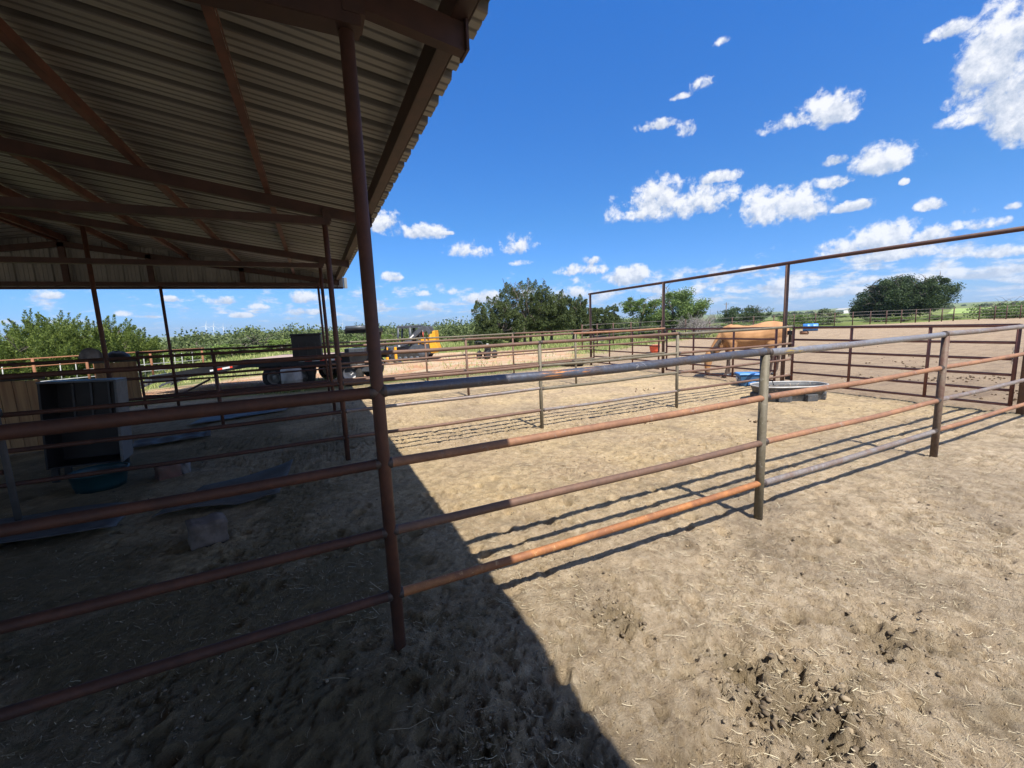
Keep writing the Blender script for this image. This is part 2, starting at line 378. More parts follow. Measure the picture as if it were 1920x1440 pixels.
ground = np_mesh('ground', gV, gF, mt, smooth=True)
tag(ground, kind='structure')
zc = np.stack([grass, red, arena, np.ones_like(X)], -1).reshape(-1, 4).astype(np.float32)
a_ = ground.data.attributes.new('zone', 'FLOAT_COLOR', 'POINT'); a_.data.foreach_set('color', zc.ravel())
damp_shade = sst(.35, 1.0, rough*1.0+(fbm(X, Y, 5, 4, 50)-.5)*1.3)*.45+.30*near*sst(.63, .70, fbm(X, Y, 11, 3, 191))  # damp churned mud; the small pits are coloured darker too
damp_shade += near*pens*(.35+.5*sst(.45, .62, fbm(X, Y, 1.7, 5, 63)))*(1-sst(-.2, .9, X+wob*.4))  # manure floor under the roof darkened further, shade painted into its colour
damp_shade += near*np.exp(-((X+.8)**2/2.2+(Y+.2)**2/1.2))*.5
a_ = ground.data.attributes.new('damp_shade', 'FLOAT', 'POINT'); a_.data.foreach_set('value', np.clip(damp_shade, 0, 1).ravel().astype(np.float32))
def zn(x, y):     # height of the ground sheet at a point
    i = int(np.clip(np.searchsorted(gx, x), 0, nx-1)); j = int(np.clip(np.searchsorted(gy, y), 0, ny-1))
    return float(Z[j, i])
def znv(x, y):
    i = np.clip(np.searchsorted(gx, x), 0, nx-1); j = np.clip(np.searchsorted(gy, y), 0, ny-1)
    return Z[j, i]

# straw and crumbs lying on the pen dirt
def straw():
    n = 80000
    r = 14*RNG.random(n)**1.5; a = RNG.random(n)*PI*1.1-.35*PI
    a = RNG.uniform(-1.05, 1.75, n)                     # azimuth from +Y toward +X
    x = CX+.0+np.sin(a)*(r+.35); y = CY+np.cos(a)*(r+.35)
    k = (x < 9)*(y < 10.6)*(x > -6); dens = fbm(x, y, 2.3, 3, 88)
    k = k*(RNG.random(n) < np.clip((dens-.33)*3.2, .08, 1))
    x, y, r = x[k > 0], y[k > 0], r[k > 0]; n = len(x)
    L = (.006+.020*RNG.random(n)**2.6+(RNG.random(n) < .045)*.06*RNG.random(n))*(1+r*.05); W = (.0004+.0004*RNG.random(n))*(1+r*.22)
    t = RNG.random(n)*PI; z = znv(x, y)+.004+.006*RNG.random(n)
    dx, dy = np.cos(t), np.sin(t); bend = RNG.uniform(-.25, .25, n)*L
    V = np.zeros((n, 6, 3))
    for j, (s, bb) in enumerate(((-1, 0), (0, 1), (1, 0))):
        px = x+dx*s*L-dy*bend*bb; py = y+dy*s*L+dx*bend*bb; pz = z+RNG.uniform(-.002, .007, n)*abs(s)
        V[:, j*2] = np.stack([px-dy*W, py+dx*W, pz], -1); V[:, j*2+1] = np.stack([px+dy*W, py-dx*W, pz+.0006], -1)
    o = np.arange(n)[:, None]*6
    Fq = np.concatenate([o+np.array([0, 1, 3, 2]), o+np.array([2, 3, 5, 4])])
    mt, nt, bs = newmat('straw'); g = nd(nt, 'ShaderNodeNewGeometry')
    nt.links.new(ramp(nt, g.outputs['Random Per Island'], [(0, (.24, .19, .12)), (.6, (.40, .33, .21)), (1, (.58, .51, .35))]), bs.inputs['Base Color'])
    bs.inputs['Roughness'].default_value = .7
    tag(np_mesh('straw', V.reshape(-1, 3), Fq, mt), 'bits of dry straw scattered over the trodden pen dirt', 'straw', kind='stuff')
straw()
def clods():
    base = [(1, 0, 0), (-1, 0, 0), (0, 1, 0), (0, -1, 0), (0, 0, 1), (0, 0, -1)]
    me = bmesh.new(); bmesh.ops.create_icosphere(me, subdivisions=1, radius=1); bv = np.array([v_.co[:] for v_ in me.verts]); bf = np.array([[v_.index for v_ in f.verts] for f in me.faces]); me.free()
    n = 60000
    a = RNG.uniform(-1.05, 1.75, n); r = .4+11*RNG.random(n)**1.7
    x = CX+np.sin(a)*r; y = CY+np.cos(a)*r
    i = np.clip(np.searchsorted(gx, x), 0, nx-1); j = np.clip(np.searchsorted(gy, y), 0, ny-1)
    rr = rough[j, i]; dens = fbm(x, y, 1.6, 3, 41)
    k = RNG.random(n) < np.clip(.10+rr*1.2+(dens-.52)*1.6, 0, 1)
    k &= (x < 9)&(y < 10.6); x, y, r, rr = x[k], y[k], r[k], rr[k]; n = len(x)
    s = (.0022+.006*RNG.random(n)**3+rr*.011*RNG.random(n)**2.5)*(1+r*.07)
    rad = 1+.42*RNG.standard_normal((n, len(bv))).clip(-1.2, 1.2)
    V = bv[None]*rad[..., None]*s[:, None, None]*np.array([1, 1, .5])
    t = RNG.random(n)*2*PI; c_, s_ = np.cos(t)[:, None], np.sin(t)[:, None]
    Vx = V[..., 0]*c_-V[..., 1]*s_*RNG.uniform(.6, 1, n)[:, None]; Vy = V[..., 0]*s_+V[..., 1]*c_
    V = np.stack([Vx+x[:, None], Vy+y[:, None], V[..., 2]+(znv(x, y)+s*.3)[:, None]], -1)
    Fq = (bf[None]+np.arange(n)[:, None, None]*len(bv)).reshape(-1, 3)
    mt, nt, bs = newmat('clod'); g = nd(nt, 'ShaderNodeNewGeometry')
    nt.links.new(ramp(nt, g.outputs['Random Per Island'], [(0, (.09, .065, .04)), (.6, (.19, .145, .095)), (1, (.30, .235, .155))]), bs.inputs['Base Color'])
    bs.inputs['Roughness'].default_value = .95; bump(nt, bs, noise(nt, coord(nt), 120, 4), .6, .004)
    tag(np_mesh('soil_clods', V.reshape(-1, 3), Fq, mt), 'small crumbs and clods of dried mud broken up by hooves', 'clods', kind='stuff')
clods()

def manure():
    rng = np.random.default_rng(4); me = bmesh.new(); bmesh.ops.create_icosphere(me, subdivisions=1, radius=1); bv = np.array([v_.co[:] for v_ in me.verts]); bf = np.array([[v_.index for v_ in f.verts] for f in me.faces]); me.free()
    P_ = []
    for (x, y, k, sp) in [(12.6, 2.3, 26, .5), (13.4, 1.9, 22, .35), (11.2, .9, 30, .6), (14.8, 3.4, 20, .4), (11.9, 3.5, 14, .3), (5.9, 2.1, 10, .12), (4.4, 3.0, 9, .1), (16.5, 4.5, 25, .8), (3.6, 4.6, 8, .12), (22, 9, 30, 1.2), (6.7, 5.4, 9, .15)]:
        for _ in range(k): P_.append((x+rng.normal(0, sp), y+rng.normal(0, sp*.6), rng.uniform(.010, .026)))
    P_ = np.array(P_); V = bv[None]*(1+.3*rng.standard_normal((len(P_), len(bv)))).clip(.5, 1.5)[..., None]*P_[:, 2][:, None, None]
    V = V+np.stack([P_[:, 0], P_[:, 1], znv(P_[:, 0], P_[:, 1])+P_[:, 2]*.5], -1)[:, None]
    tag(np_mesh('manure', V.reshape(-1, 3), (bf[None]+np.arange(len(P_))[:, None, None]*len(bv)).reshape(-1, 3), two('dry_manure', (.09, .055, .03), (.16, .11, .065), 20, .95, bstr=.4), smooth=True), 'scattered dark horse droppings on the pen and arena dirt', 'manure', kind='stuff')
manure()
# ------------------------------------------------------------------ barn
BAY = [-7.2, -3.6, 0, 3.6, 7.25, 10.8]
XR = -5.1; SL = .147
ztop = lambda x: 3.15-SL*(x if x > XR else 2*XR-x)      # top of rafters
barn = empty('pole_barn', (0, 0, 0), 'open pipe-frame barn with a corrugated metal roof over the shaded stalls', 'barn')
def rafter(mb, y, x0, x1, d=.125, w=.06):
    a = ztop(x0); b = ztop(x1)
    mb.hexa([(x0, y-w/2, a-d), (x0, y+w/2, a-d), (x0, y+w/2, a-.002), (x0, y-w/2, a-.002)], [(x1, y-w/2, b-d), (x1, y+w/2, b-d), (x1, y+w/2, b-.002), (x1, y-w/2, b-.002)])
for y in BAY:
    mb = MB(); rafter(mb, y, XR, .53); mb.build('rafter', M['barnsteel'], barn)
    mb = MB(); rafter(mb, y, 2*XR-.52, XR); mb.build('rafter', M['barnsteel'], barn)
    mb = MB()                                            # channel section tie beam
    yy = y-.012
    x0 = 2*XR; x1 = .055
    mb.box(((x0+x1)/2, yy-.05, 2.967), (x1-x0, .006, .085)); mb.box(((x0+x1)/2, yy+.05, 2.967), (x1-x0, .006, .085)); mb.box(((x0+x1)/2, yy, 2.926), (x1-x0, .094, .006))
    if y == 10.8: pass
    mb.build('tie_beam', M['barnsteel'], barn)
    mb = MB(); mb.tube([(0, y, -.3), (0, y, 2.93)], .031, 20); mb.build('post', M['brown'], barn)
    if y < 10: mb = MB().tube([(-3.46, y, -.3), (-3.46, y, ztop(-3.46)-.15)], .033, 16); mb.build('post', M['brown'], barn)
    else: mb = MB().tube([(-3.46, y, -.3), (-3.46, y, 2.92)], .033, 16); mb.build('post', M['brown'], barn)
    for xx in (-6.9, -10.2): MB().tube([(xx, y, -.3), (xx, y, 2.92 if y > 10 or xx < -10 else ztop(xx)-.15)], .043, 12).build('post', M['brown'], barn)
    mb = MB(); mb.box((.03, y, 3.03), (.09, .14, .13)); mb.build('post_cap', M['barnsteel'], barn)
    MB().box((.537, y, ztop(.6)-.02), (.012, .11, .20)).build('rafter_end_plate', M['barnsteel'], barn)
for k, x in enumerate([.51]+[-.56-1.135*i for i in range(4)]+[-5.02, -5.18]+[2*XR+.56+1.135*i for i in range(4)]+[2*XR-.45]):
    z = ztop(x); mb = MB()
    s = .06 if x != .51 else .09
    mb.box((x-s/2+.003, 1.85, z+.075), (.006, 18.3, .146)); mb.box((x, 1.85, z+.0035), (s-.012, 18.3, .006)); mb.box((x+s/2, 1.85, z+.011), (.005, 18.3, .022))
    mb.build('purlin' if x != .51 else 'eave_beam', M['purlin'] if x != .51 else M['barnsteel'], barn)
# eave angle
# corrugated sheets, ribs run down the slope
def ribs(y0, y1, pitch=.3048):
    ys = []; y = y0
    while y < y1:
        for dy, dz in ((0, 0), (.02, .038), (.075, .038), (.095, 0), (.150, 0), (.157, .008), (.168, .008), (.175, 0), (.225, 0), (.232, .008), (.243, .008), (.250, 0)):
            if y+dy <= y1: ys.append((y+dy, dz))
        y += pitch
    ys.append((y1, 0)); return ys
def sheet(name, xa, xb):
    ys = ribs(-7.35, 11.02); vs = []; fs = []
    seg = 2
    for i, (y, dz) in enumerate(ys):
        for k in range(seg+1):
            x = xa+(xb-xa)*k/seg
            vs.append((x, y, ztop(x)+.155+dz))
    for i in range(len(ys)-1):
        for k in range(seg): a = i*(seg+1)+k; fs.append((a, a+1, a+seg+2, a+seg+1))
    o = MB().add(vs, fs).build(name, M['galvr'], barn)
    s = o.modifiers.new('t', 'SOLIDIFY'); s.thickness = .0025; s.offset = 1
    return o
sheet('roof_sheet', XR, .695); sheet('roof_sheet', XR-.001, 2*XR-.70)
# gable sheet at the far end
vs = []; fs = []
pts = [(x, dz) for x, dz in ribs(2*XR-.66, .66)]
for x, dz in pts: vs += [(x, 10.935+dz*.8, 2.875), (x, 10.935+dz*.8, ztop(x)+.157)]
for i in range(len(pts)-1): fs.append((2*i, 2*i+1, 2*i+3, 2*i+2))
o = MB().add(vs, fs).build('gable_sheet', M['galvw'], barn); s = o.modifiers.new('t', 'SOLIDIFY'); s.thickness = .002
MB().box((XR, 10.905, 2.885), (2*5.74, .03, .05)).build('gable_trim', M['barnsteel'], barn)
for x in (-5.1, -3.6, -1.75): MB().box((x, 10.80, (2.92+ztop(x))/2-.01), (.11, .06, ztop(x)-.15-2.92+.1)).build('gable_strut', M['barnsteel'], barn)
MB().box((.72, 11.0, 3.03), (.10, .05, .30)).build('corner_flashing', M['galvw'], barn)

# ------------------------------------------------------------------ pipe fences
RZ = [1.36, 1.0, .64, .30]
def weld(mb, x, y, z, r=.049):
    mb.tube([(x-.062, y, z), (x-.052, y, z), (x-.04, y, z)], [.037, .044, .034], 14, cap=False)
    mb.tube([(x+.04, y, z), (x+.052, y, z), (x+.062, y, z)], [.034, .044, .037], 14, cap=False)
def wob_tube(mb, x0, x1, y, z0, z1, r, n=14, amp=.004):
    pts = []; ph = random.random()*6
    k = max(2, int((x1-x0)/.35))
    for i in range(k+1):
        t = i/k; pts.append((x0+(x1-x0)*t, y+amp*math.sin(ph+t*3.1)*math.sin(PI*t), z0+(z1-z0)*t-.008*math.sin(PI*t)+amp*math.sin(ph*2+t*7)*math.sin(PI*t)))
    L0 = x1-x0; n_ = len(pts)
    ex = lambda d: (x0+d, pts[0][1], pts[0][2]); fx = lambda d: (x1-d, pts[-1][1], pts[-1][2])
    pts2 = [ex(.0), ex(.033), ex(.040), ex(.050)]+pts[1:-1]+[fx(.050), fx(.040), fx(.033), fx(0)]
    mb.tube(pts2, [r*1.1, r*1.13, r*1.06, r]+[r]*(n_-2)+[r, r*1.06, r*1.13, r*1.1], n)
def fence(y, label, spans, mats, posts, endz=RZ):
    e = empty('pipe_fence', (posts[0][0] if posts else 0, y, 0), label, 'fence', 'welded pipe stall fences running away from the barn')
    ox = e.location.x
    def L(o): o.location = (-ox, -y, 0); return o
    for (x, mat, topz) in posts: L(MB().tube([(x, y, -.3), (x, y, topz)], .033 if y < 1 else .028, 18).build('post', M[mat], e))
    for si, (x0, x1) in enumerate(spans):
        for ri in range(4):
            mb = MB(); r = (.0285 if ri == 0 else .0245) if y < 1 else (.027 if ri == 0 else .0235)
            zz = RZ[ri]
            wob_tube(mb, x0, x1, y, zz+random.uniform(-.006, .006), zz+random.uniform(-.006, .006), r)
            ro = L(mb.build('rail', M[mats[si][ri]], e)); ro.data.materials.append(M['weld'])
            nr = len(ro.data.vertices)//14-1
            for ring in (0, 1, nr-1, nr-2):
                for q in range(14): ro.data.polygons[ring*14+q].material_index = 1
    return e
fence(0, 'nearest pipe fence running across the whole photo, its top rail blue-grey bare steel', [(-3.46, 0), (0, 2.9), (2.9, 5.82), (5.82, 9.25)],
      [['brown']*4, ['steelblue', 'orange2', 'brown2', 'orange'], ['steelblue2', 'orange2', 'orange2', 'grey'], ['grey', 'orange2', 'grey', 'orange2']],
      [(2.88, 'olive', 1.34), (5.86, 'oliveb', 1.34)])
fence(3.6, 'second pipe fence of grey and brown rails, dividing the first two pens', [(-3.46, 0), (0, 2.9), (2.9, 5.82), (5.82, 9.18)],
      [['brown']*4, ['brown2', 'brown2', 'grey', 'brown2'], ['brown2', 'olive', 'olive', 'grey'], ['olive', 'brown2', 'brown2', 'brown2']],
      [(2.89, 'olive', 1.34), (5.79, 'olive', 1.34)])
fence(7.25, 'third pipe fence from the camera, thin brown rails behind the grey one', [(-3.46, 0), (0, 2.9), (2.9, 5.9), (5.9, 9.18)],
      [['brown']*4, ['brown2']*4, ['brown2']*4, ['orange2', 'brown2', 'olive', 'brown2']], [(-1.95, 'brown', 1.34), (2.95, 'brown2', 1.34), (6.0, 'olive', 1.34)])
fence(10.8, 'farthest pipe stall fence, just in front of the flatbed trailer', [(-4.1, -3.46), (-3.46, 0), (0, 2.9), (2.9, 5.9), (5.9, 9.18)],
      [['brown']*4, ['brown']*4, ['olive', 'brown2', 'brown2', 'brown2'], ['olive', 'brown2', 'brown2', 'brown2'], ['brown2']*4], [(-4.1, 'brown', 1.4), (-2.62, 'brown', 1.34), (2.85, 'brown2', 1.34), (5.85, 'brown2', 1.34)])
# tall gate frame: posts with one pipe overhead
GX = 9.27
fr = empty('overhead_gateway', (GX, 3.8, 0), 'row of tall rusty posts joined by one long pipe overhead, above the gates', 'gate frame')
for y in (.25, 3.82, 7.42, 11.08): MB().tube([(0, y-3.8, -.3), (0, y-3.8, 2.70)], .043, 16).build('post', M['brown2'], fr)
MB().tube([(0, -4.6, 2.73), (0, -.4, 2.735), (0, 3.5, 2.70), (0, 7.36, 2.67)], .038, 14).build('header_pipe', M['brown'], fr)
def gate(y0, y1, label, vs_, swing=0):
    g = empty('pipe_gate', (GX, y0, 0), label, 'gate', 'tube gates hung between the tall posts')
    W = y1-y0; zs = [1.33, 1.07, .82, .58, .345, .12]
    zt = 1.33
    mb = MB(); mb.tube([(0, 0, .10), (0, 0, zt+.02)], .026, 12).build('stile', M['gate'], g)
    MB().tube([(0, W, .10), (0, W, zt+.02)], .026, 12).build('stile', M['gate'], g)
    for z in zs: MB().tube([(0, .0, z), (0, W, z)], .0215 if z < 1.2 else .026, 12).build('bar', M['gate'], g)
    for v_ in vs_: MB().tube([(-.001, v_-y0, .11), (-.001, v_-y0, zt)], .024, 12).build('brace', M['gate'], g)
    for z in (.22, 1.22): MB().box((0, W+.07, z), (.05, .12, .09)).build('hinge', M['black'], g, .008)
    return g
g1 = gate(.36, 3.62, 'closed brown tube gate at the right, beside the grey stock tank', [1.36, 2.52])
mb = MB()
for i in range(7):
    a = i*.035; mb.tube([(-.05+.012*math.cos(t)*(1 if i % 2 else .3), .02+.012*math.cos(t)*(.3 if i % 2 else 1), .98-a+.02*math.sin(t)) for t in np.linspace(0, 2*PI, 9)], .003, 5, cap=False)
mb.build('chain', M['wire'], g1)
MB().tube([(-.03, 3.1, 1.22), (-.03, 2.95, 1.22)], .035, 12).build('latch', M['orange2'], g1)
gate(4.0, 7.28, 'closed brown tube gate in front of the grazing horse', [5.07, 6.3])
gate(7.6, 10.9, 'farthest brown tube gate, left of the horse and near the orange tub', [8.77, 9.97])

# ------------------------------------------------------------------ wooden plank panels and things in the stalls
def planks(x0, x1, y, z0, z1, label, top):
    p = empty('plank_panel', ((x0+x1)/2, y, 0), label, 'wood panel'); n = int((x1-x0)/.14)
    w = (x1-x0)/n
    for i in range(n):
        xx = x0+w*(i+.5)-(x0+x1)/2; zz = random.uniform(-.02, .02)
        MB().box((xx, random.uniform(-.004, .004), (z0+z1)/2+zz/2), (w-.008, .03, z1-z0+zz)).build('plank', M['wood'], p)
    MB().tube([(-(x1-x0)/2-.05, -.06, top), ((x1-x0)/2+.08, -.06, top)], .04, 14).build('top_rail', M['tin'], p)
    return p
planks(-4.95, -4.17, 10.9, .22, 1.16, 'small plank panel between rails at the far stall, in front of the cedar trees', 1.2)
planks(-5.6, -4.1, 6.75, .02, 1.12, 'large sunlit plank panel behind the dark feed cabinet at the left edge', 1.17)
MB()
def drape(name, c, rx, ry, rz_, mat, label, cat, rot=0):
    mb = MB(); vs = []; fs = []; n = 20; k = 8
    for i in range(k+1):
        t = i/k*PI/2
        for j in range(n):
            a = 2*PI*j/n; w = 1+.10*math.sin(3*a+1)*math.sin(2*t)+.05*math.sin(7*a)
            vs.append((rx*math.cos(a)*math.cos(t)*w, ry*math.sin(a)*math.cos(t)*w, rz_*math.sin(t)*(1+.06*math.sin(2*a))))
    for i in range(k):
        for j in range(n): fs.append((i*n+j, i*n+(j+1) % n, (i+1)*n+(j+1) % n, (i+1)*n+j))
    fs.append(tuple(reversed(range(n))))
    o = mb.add(vs, fs, True).build(name, mat, None, loc=c); o.rotation_euler = (0, 0, rot)
    return tag(o, label, cat)
o = drape('feed_sack', (-4.50, 10.85, 1.20), .25, .16, .22, M['black'], 'dark rounded sack slumped on the small plank panel', 'sack')
o = drape('saddle_pad', (-3.66, 7.27, 1.385), .15, .12, .17, M['greycloth'], 'grey folded saddle pad hung on the rail beside the barn post', 'saddle pad')
rl = fence(7.26, 'short pipe fence piece left of the inner barn post', [(-6.9, -3.46)], [['brown']*4], [])
rl2 = fence(3.61, 'dark pipe fence at the left edge behind the standing bar', [(-6.9, -3.46)], [['brown']*4], [])
# stall post with a grey steel sleeve at the left edge
sp_ = empty('gate_post', (-2.93, 3.30, 0), 'short steel post with round cap standing at the left edge in the shade', 'post')
MB().tube([(0, 0, 0), (0, 0, 1.02)], .026, 14).build('sleeve', M['tin'], sp_)
MB().lathe([(0, .06), (.03, .05), (.042, .02), (.042, -.02), (.03, -.04)], (0, 0, 1.05), 16).build('cap', M['black'], sp_)
for z in (1.0, .78, .5): MB().tube([(-.03, 0, z), (-1.6, .05, z-.02)], .024, 12).build('bar', M['brown'], sp_)

# open feed cabinet
cb = empty('feed_cabinet', (-2.93, 4.62, 0), 'open-fronted black cabinet with a worn white side, standing in the shaded stall', 'cabinet')
t_ = .02; W_, D_, H_ = .66, .5, 1.02; zb = .16
MB().box((-W_/2, D_/2, zb+H_/2), (t_, D_, H_)).build('side_panel', M['black'], cb)
MB().box((W_/2+.004, D_/2, zb+H_/2), (t_+.008, D_, H_), ).build('side_panel', M['dirtywhite'], cb, .006)
MB().box((0, D_-.01, zb+H_/2), (W_-t_, t_, H_-.004)).build('back_panel', M['black'], cb)
MB().box((0, D_/2-.005, zb+H_+.012), (W_+.03, D_+.02, .022)).build('top_panel', M['dgrey'], cb, .004)
MB().box((0, D_/2, zb+.01), (W_-t_, D_-.03, t_)).build('bottom_panel', M['black'], cb)
for xx in (-.17, 0, .17): MB().box((xx, D_-.04, zb+H_*.72), (.02, .03, H_*.5)).build('rib', M['dgrey'], cb)
for xx in (-.28, .28):
    for yy in (.06, .44): MB().box((xx, yy, .07), (.06, .06, .16)).build('leg', M['black'], cb)
cb.rotation_euler = (math.radians(-2), math.radians(3), math.radians(6))
# teal tub in front
def tub(name, c, r0, r1, h, mat, label, cat, rimmat=None, sx=1, rot=0):
    e = empty(name, c, label, cat, rz=rot)
    p = [(r0*.02, .012), (r0*.96, .012), (r0, 0), (r0+(r1-r0)*.3, h*.3), (r0+(r1-r0)*.32+.004, h*.34), (r1, h), (r1+.012, h+.004), (r1+.012, h+.016), (r1-.008, h+.016), (r1-.012, h-.01), (r0*.94, .025), (.01, .025)]
    o = MB().lathe(p, n=32).build('shell', mat, e); o.scale = (sx, 1, 1)
    if rimmat:
        o = MB().tube([((r1+.006)*math.cos(a), (r1+.006)*math.sin(a), h+.012) for a in np.linspace(0, 2*PI, 33)], .012, 8, cap=False).build('rim', rimmat, e); o.scale = (sx, 1, 1)
    return e
t1 = tub('feed_tub', (-2.62, 4.12, zn(-2.6, 4.1)-.01), .21, .25, .20, M['blue_d'], 'dark teal round tub on the ground in front of the feed cabinet', 'tub', M['blue_d'])
# blocks
def block(c, size, rz, mat, label):
    mb = bmesh.new(); bmesh.ops.create_cube(mb, size=1); bmesh.ops.subdivide_edges(mb, edges=mb.edges, cuts=5, use_grid_fill=True)
    for v_ in mb.verts:
        p = v_.co.copy(); q = Vector((p.x*size[0], p.y*size[1], p.z*size[2])); k = .012*math.sin(p.x*9+p.z*5)+.008*math.sin(p.y*17+p.x*6)
        e = max(abs(p.x), abs(p.y), abs(p.z)); ed = sum(1 for w in p if abs(w) > .45)
        q *= (1-.035*(ed-1) if ed > 1 else 1); q += Vector((k, k, -k))*.7; v_.co = q
    me = bpy.data.meshes.new('salt_block'); mb.to_mesh(me); mb.free()
    for f in me.polygons: f.use_smooth = True
    o = bpy.data.objects.new('salt_block', me); COL.objects.link(o); me.materials.append(mat); o.location = c; o.rotation_euler = (.03, .04, rz)
    return tag(o, label, 'block')
block((-1.19, 1.92, .085), (.25, .21, .20), .35, M['concrete'], 'pale pinkish block lying in the middle of the shaded stall floor')
block((-2.0, 4.12, .07), (.22, .2, .17), .5, M['redblock'], 'reddish salt block on the ground right of the teal tub')
block((-1.86, 4.22, .05), (.12, .16, .16), .2, M['greycloth'], 'small pale block touching the reddish salt block')
def flat(name, pts, mat, label, cat, zf, th=.008):
    # rubber or tin sheet given by 4 corners, grid with a bend
    n = 14; vs = []; fs = []
    A, B, C_, D = [Vector((*p, 0)) for p in pts]
    for i in range(n+1):
        for j in range(n+1):
            s_, t = i/n, j/n; p = (A*(1-s_)+B*s_)*(1-t)+(D*(1-s_)+C_*s_)*t
            vs.append((p.x, p.y, zn(p.x, p.y)*.3+.022+zf(s_, t)))
    for i in range(n):
        for j in range(n): a = i*(n+1)+j; fs.append((a, a+1, a+n+2, a+n+1))
    o = MB().add(vs, fs, True).build(name, mat); s = o.modifiers.new('t', 'SOLIDIFY'); s.thickness = th
    return tag(o, label, cat)
flat('rubber_mat', [(-3.3, 2.5), (-1.98, 2.55), (-2.0, 3.2), (-3.4, 3.5)], M['mat'], 'warped grey rubber mat on the stall floor at the left', 'rubber mat', lambda s_, t: .07*(t < .01)*0+.06*abs(math.sin(s_*3))*(1-t)**2+.03*math.sin(s_*7+t*3)*.5+.01)
flat('roofing_tin', [(-1.75, 2.62), (-.72, 2.60), (-.62, 3.55), (-1.5, 3.35)], M['tin'], 'bent scrap of flat tin lying in the shaded stall behind the pinkish block', 'tin sheet', lambda s_, t: .09*s_**3*(t)+.05*abs(math.sin(s_*4+.5))*(1-t)**2+.02*math.sin(t*5)**2)
flat('plastic_sheet', [(-2.55, 7.5), (-.95, 8.0), (-.8, 8.75), (-2.4, 8.5)], M['tarp'], 'bluish shiny plastic sheet flat on the ground between the third and farthest fences', 'plastic sheet', lambda s_, t: .012*math.sin(s_*15)*math.sin(t*9)+.01)
flat('plastic_sheet', [(-2.9, 5.9), (-1.95, 6.15), (-2.0, 6.5), (-3.0, 6.4)], M['tarp'], 'crumpled grey plastic scrap beside the white side of the feed cabinet', 'plastic sheet', lambda s_, t: .03*math.sin(s_*11)*math.sin(t*7)+.03)
# dark cabinet near far fence
c2 = empty('water_box', (-.42, 10.35, 0), 'black plastic box hung high on the farthest stall fence, left of the thin far posts', 'box')
MB().box((0, 0, 1.27), (.70, .5, .68)).build('body', M['black'], c2, .02)
MB().box((0, 0, 1.625), (.74, .54, .05)).build('lid', M['black'], c2, .015)
for xx in (-.2, 0, .2): MB().box((xx, -.255, 1.2), (.03, .02, .4)).build('rib', M['black'], c2)
for xx in (-.25, .25): MB().box((xx, .3, 1.3), (.04, .22, .04)).build('hook', M['brown'], c2)
c2.rotation_euler = (0, 0, math.radians(-4))
# brace bar lying
tag(MB().tube([(-3.9, 12.3, .04), (-3.15, 12.9, .42)], .03, 10).build('loose_pipe', M['brown']), 'rusty pipe leaning just outside the barn near the inner far post', 'pipe')

# ------------------------------------------------------------------ stock tank
TX, TY = 7.95, 2.88
tk = empty('stock_tank', (TX, TY, zn(TX, TY)), 'grey oval rubber stock tank with a pale rim, inside the first pen', 'stock tank', rz=math.radians(-28))
def oval(a, b, n=48, p=2.6): return [(math.copysign(abs(math.cos(t))**(2/p), math.cos(t))*a, math.copysign(abs(math.sin(t))**(2/p), math.sin(t))*b) for t in np.linspace(0, 2*PI, n, endpoint=False)]
def ovloft(lv, n=48):
    vs = []; fs = []
    for (a, b, z) in lv: vs += [(x, y, z) for x, y in oval(a, b, n)]
    for i in range(len(lv)-1): fs += [(i*n+k, i*n+(k+1) % n, (i+1)*n+(k+1) % n, (i+1)*n+k) for k in range(n)]
    return vs, fs
TA, TB, TH = .67, .36, .27
vs, fs = ovloft([(TA*.86, TB*.8, 0), (TA*.9, TB*.86, .13), (TA*.94, TB*.92, .15), (TA*.98, TB*.97, TH-.03), (TA, TB, TH), (TA*.97, TB*.94, TH), (TA*.93, TB*.87, TH-.05), (TA*.84, TB*.78, .04)])
MB().add(vs, fs, True).build('shell', M['tank'], tk)
MB().tube([(x, y, TH+.008) for x, y in oval(TA*1.0, TB*1.0)]+[(TA, 0, TH+.008)], .015, 8, cap=False).build('rim', M['rim'], tk)
for i in range(8):
    t = (i+.5)/8*2*PI; x, y = math.cos(t)*TA*.93, math.sin(t)*TB*.93
    MB().box((x, y, .065), (.22, .10, .13), Matrix.Rotation(math.atan2(math.sin(t)*TA, math.cos(t)*TB)+PI/2, 3, 'Z')).build('foot_rib', M['tank'], tk, .012)
vs = [(x, y, TH-.06) for x, y in oval(TA*.92, TB*.86)]; MB().add(vs, [tuple(range(48))]).build('water', M['water'], tk)
MB().tube([(-.1, TB*.9, TH-.05), (-.1, TB*1.04, TH+.05), (-.1, TB*1.04, .0)], .018, 8).build('fill_pipe', M['black'], tk)

# blue tote lying by the gate
bt = empty('blue_tote', (9.0, 4.42, zn(9., 4.4)), 'blue plastic tote with a pale blue lid by the gate, under the horse', 'tote', rz=math.radians(-38))
def frus(mb, a, b, a2, b2, z0, z1): mb.hexa([(-a, -b, z0), (a, -b, z0), (a, b, z0), (-a, b, z0)], [(-a2, -b2, z1), (a2, -b2, z1), (a2, b2, z1), (-a2, b2, z1)])
mb = MB(); frus(mb, .22, .16, .26, .19, 0, .26); mb.build('body', M['blue_s'], bt, .015)
mb = MB(); frus(mb, .285, .21, .27, .2, .262, .30); mb.build('lid', M['blue'], bt, .012)
MB().box((-.275, 0, .17), (.02, .09, .05)).build('handle', M['white'], bt, .004)
MB().box((.0, -.19, .07), (.16, .03, .08)).build('label_patch', M['blue'], bt, .004)
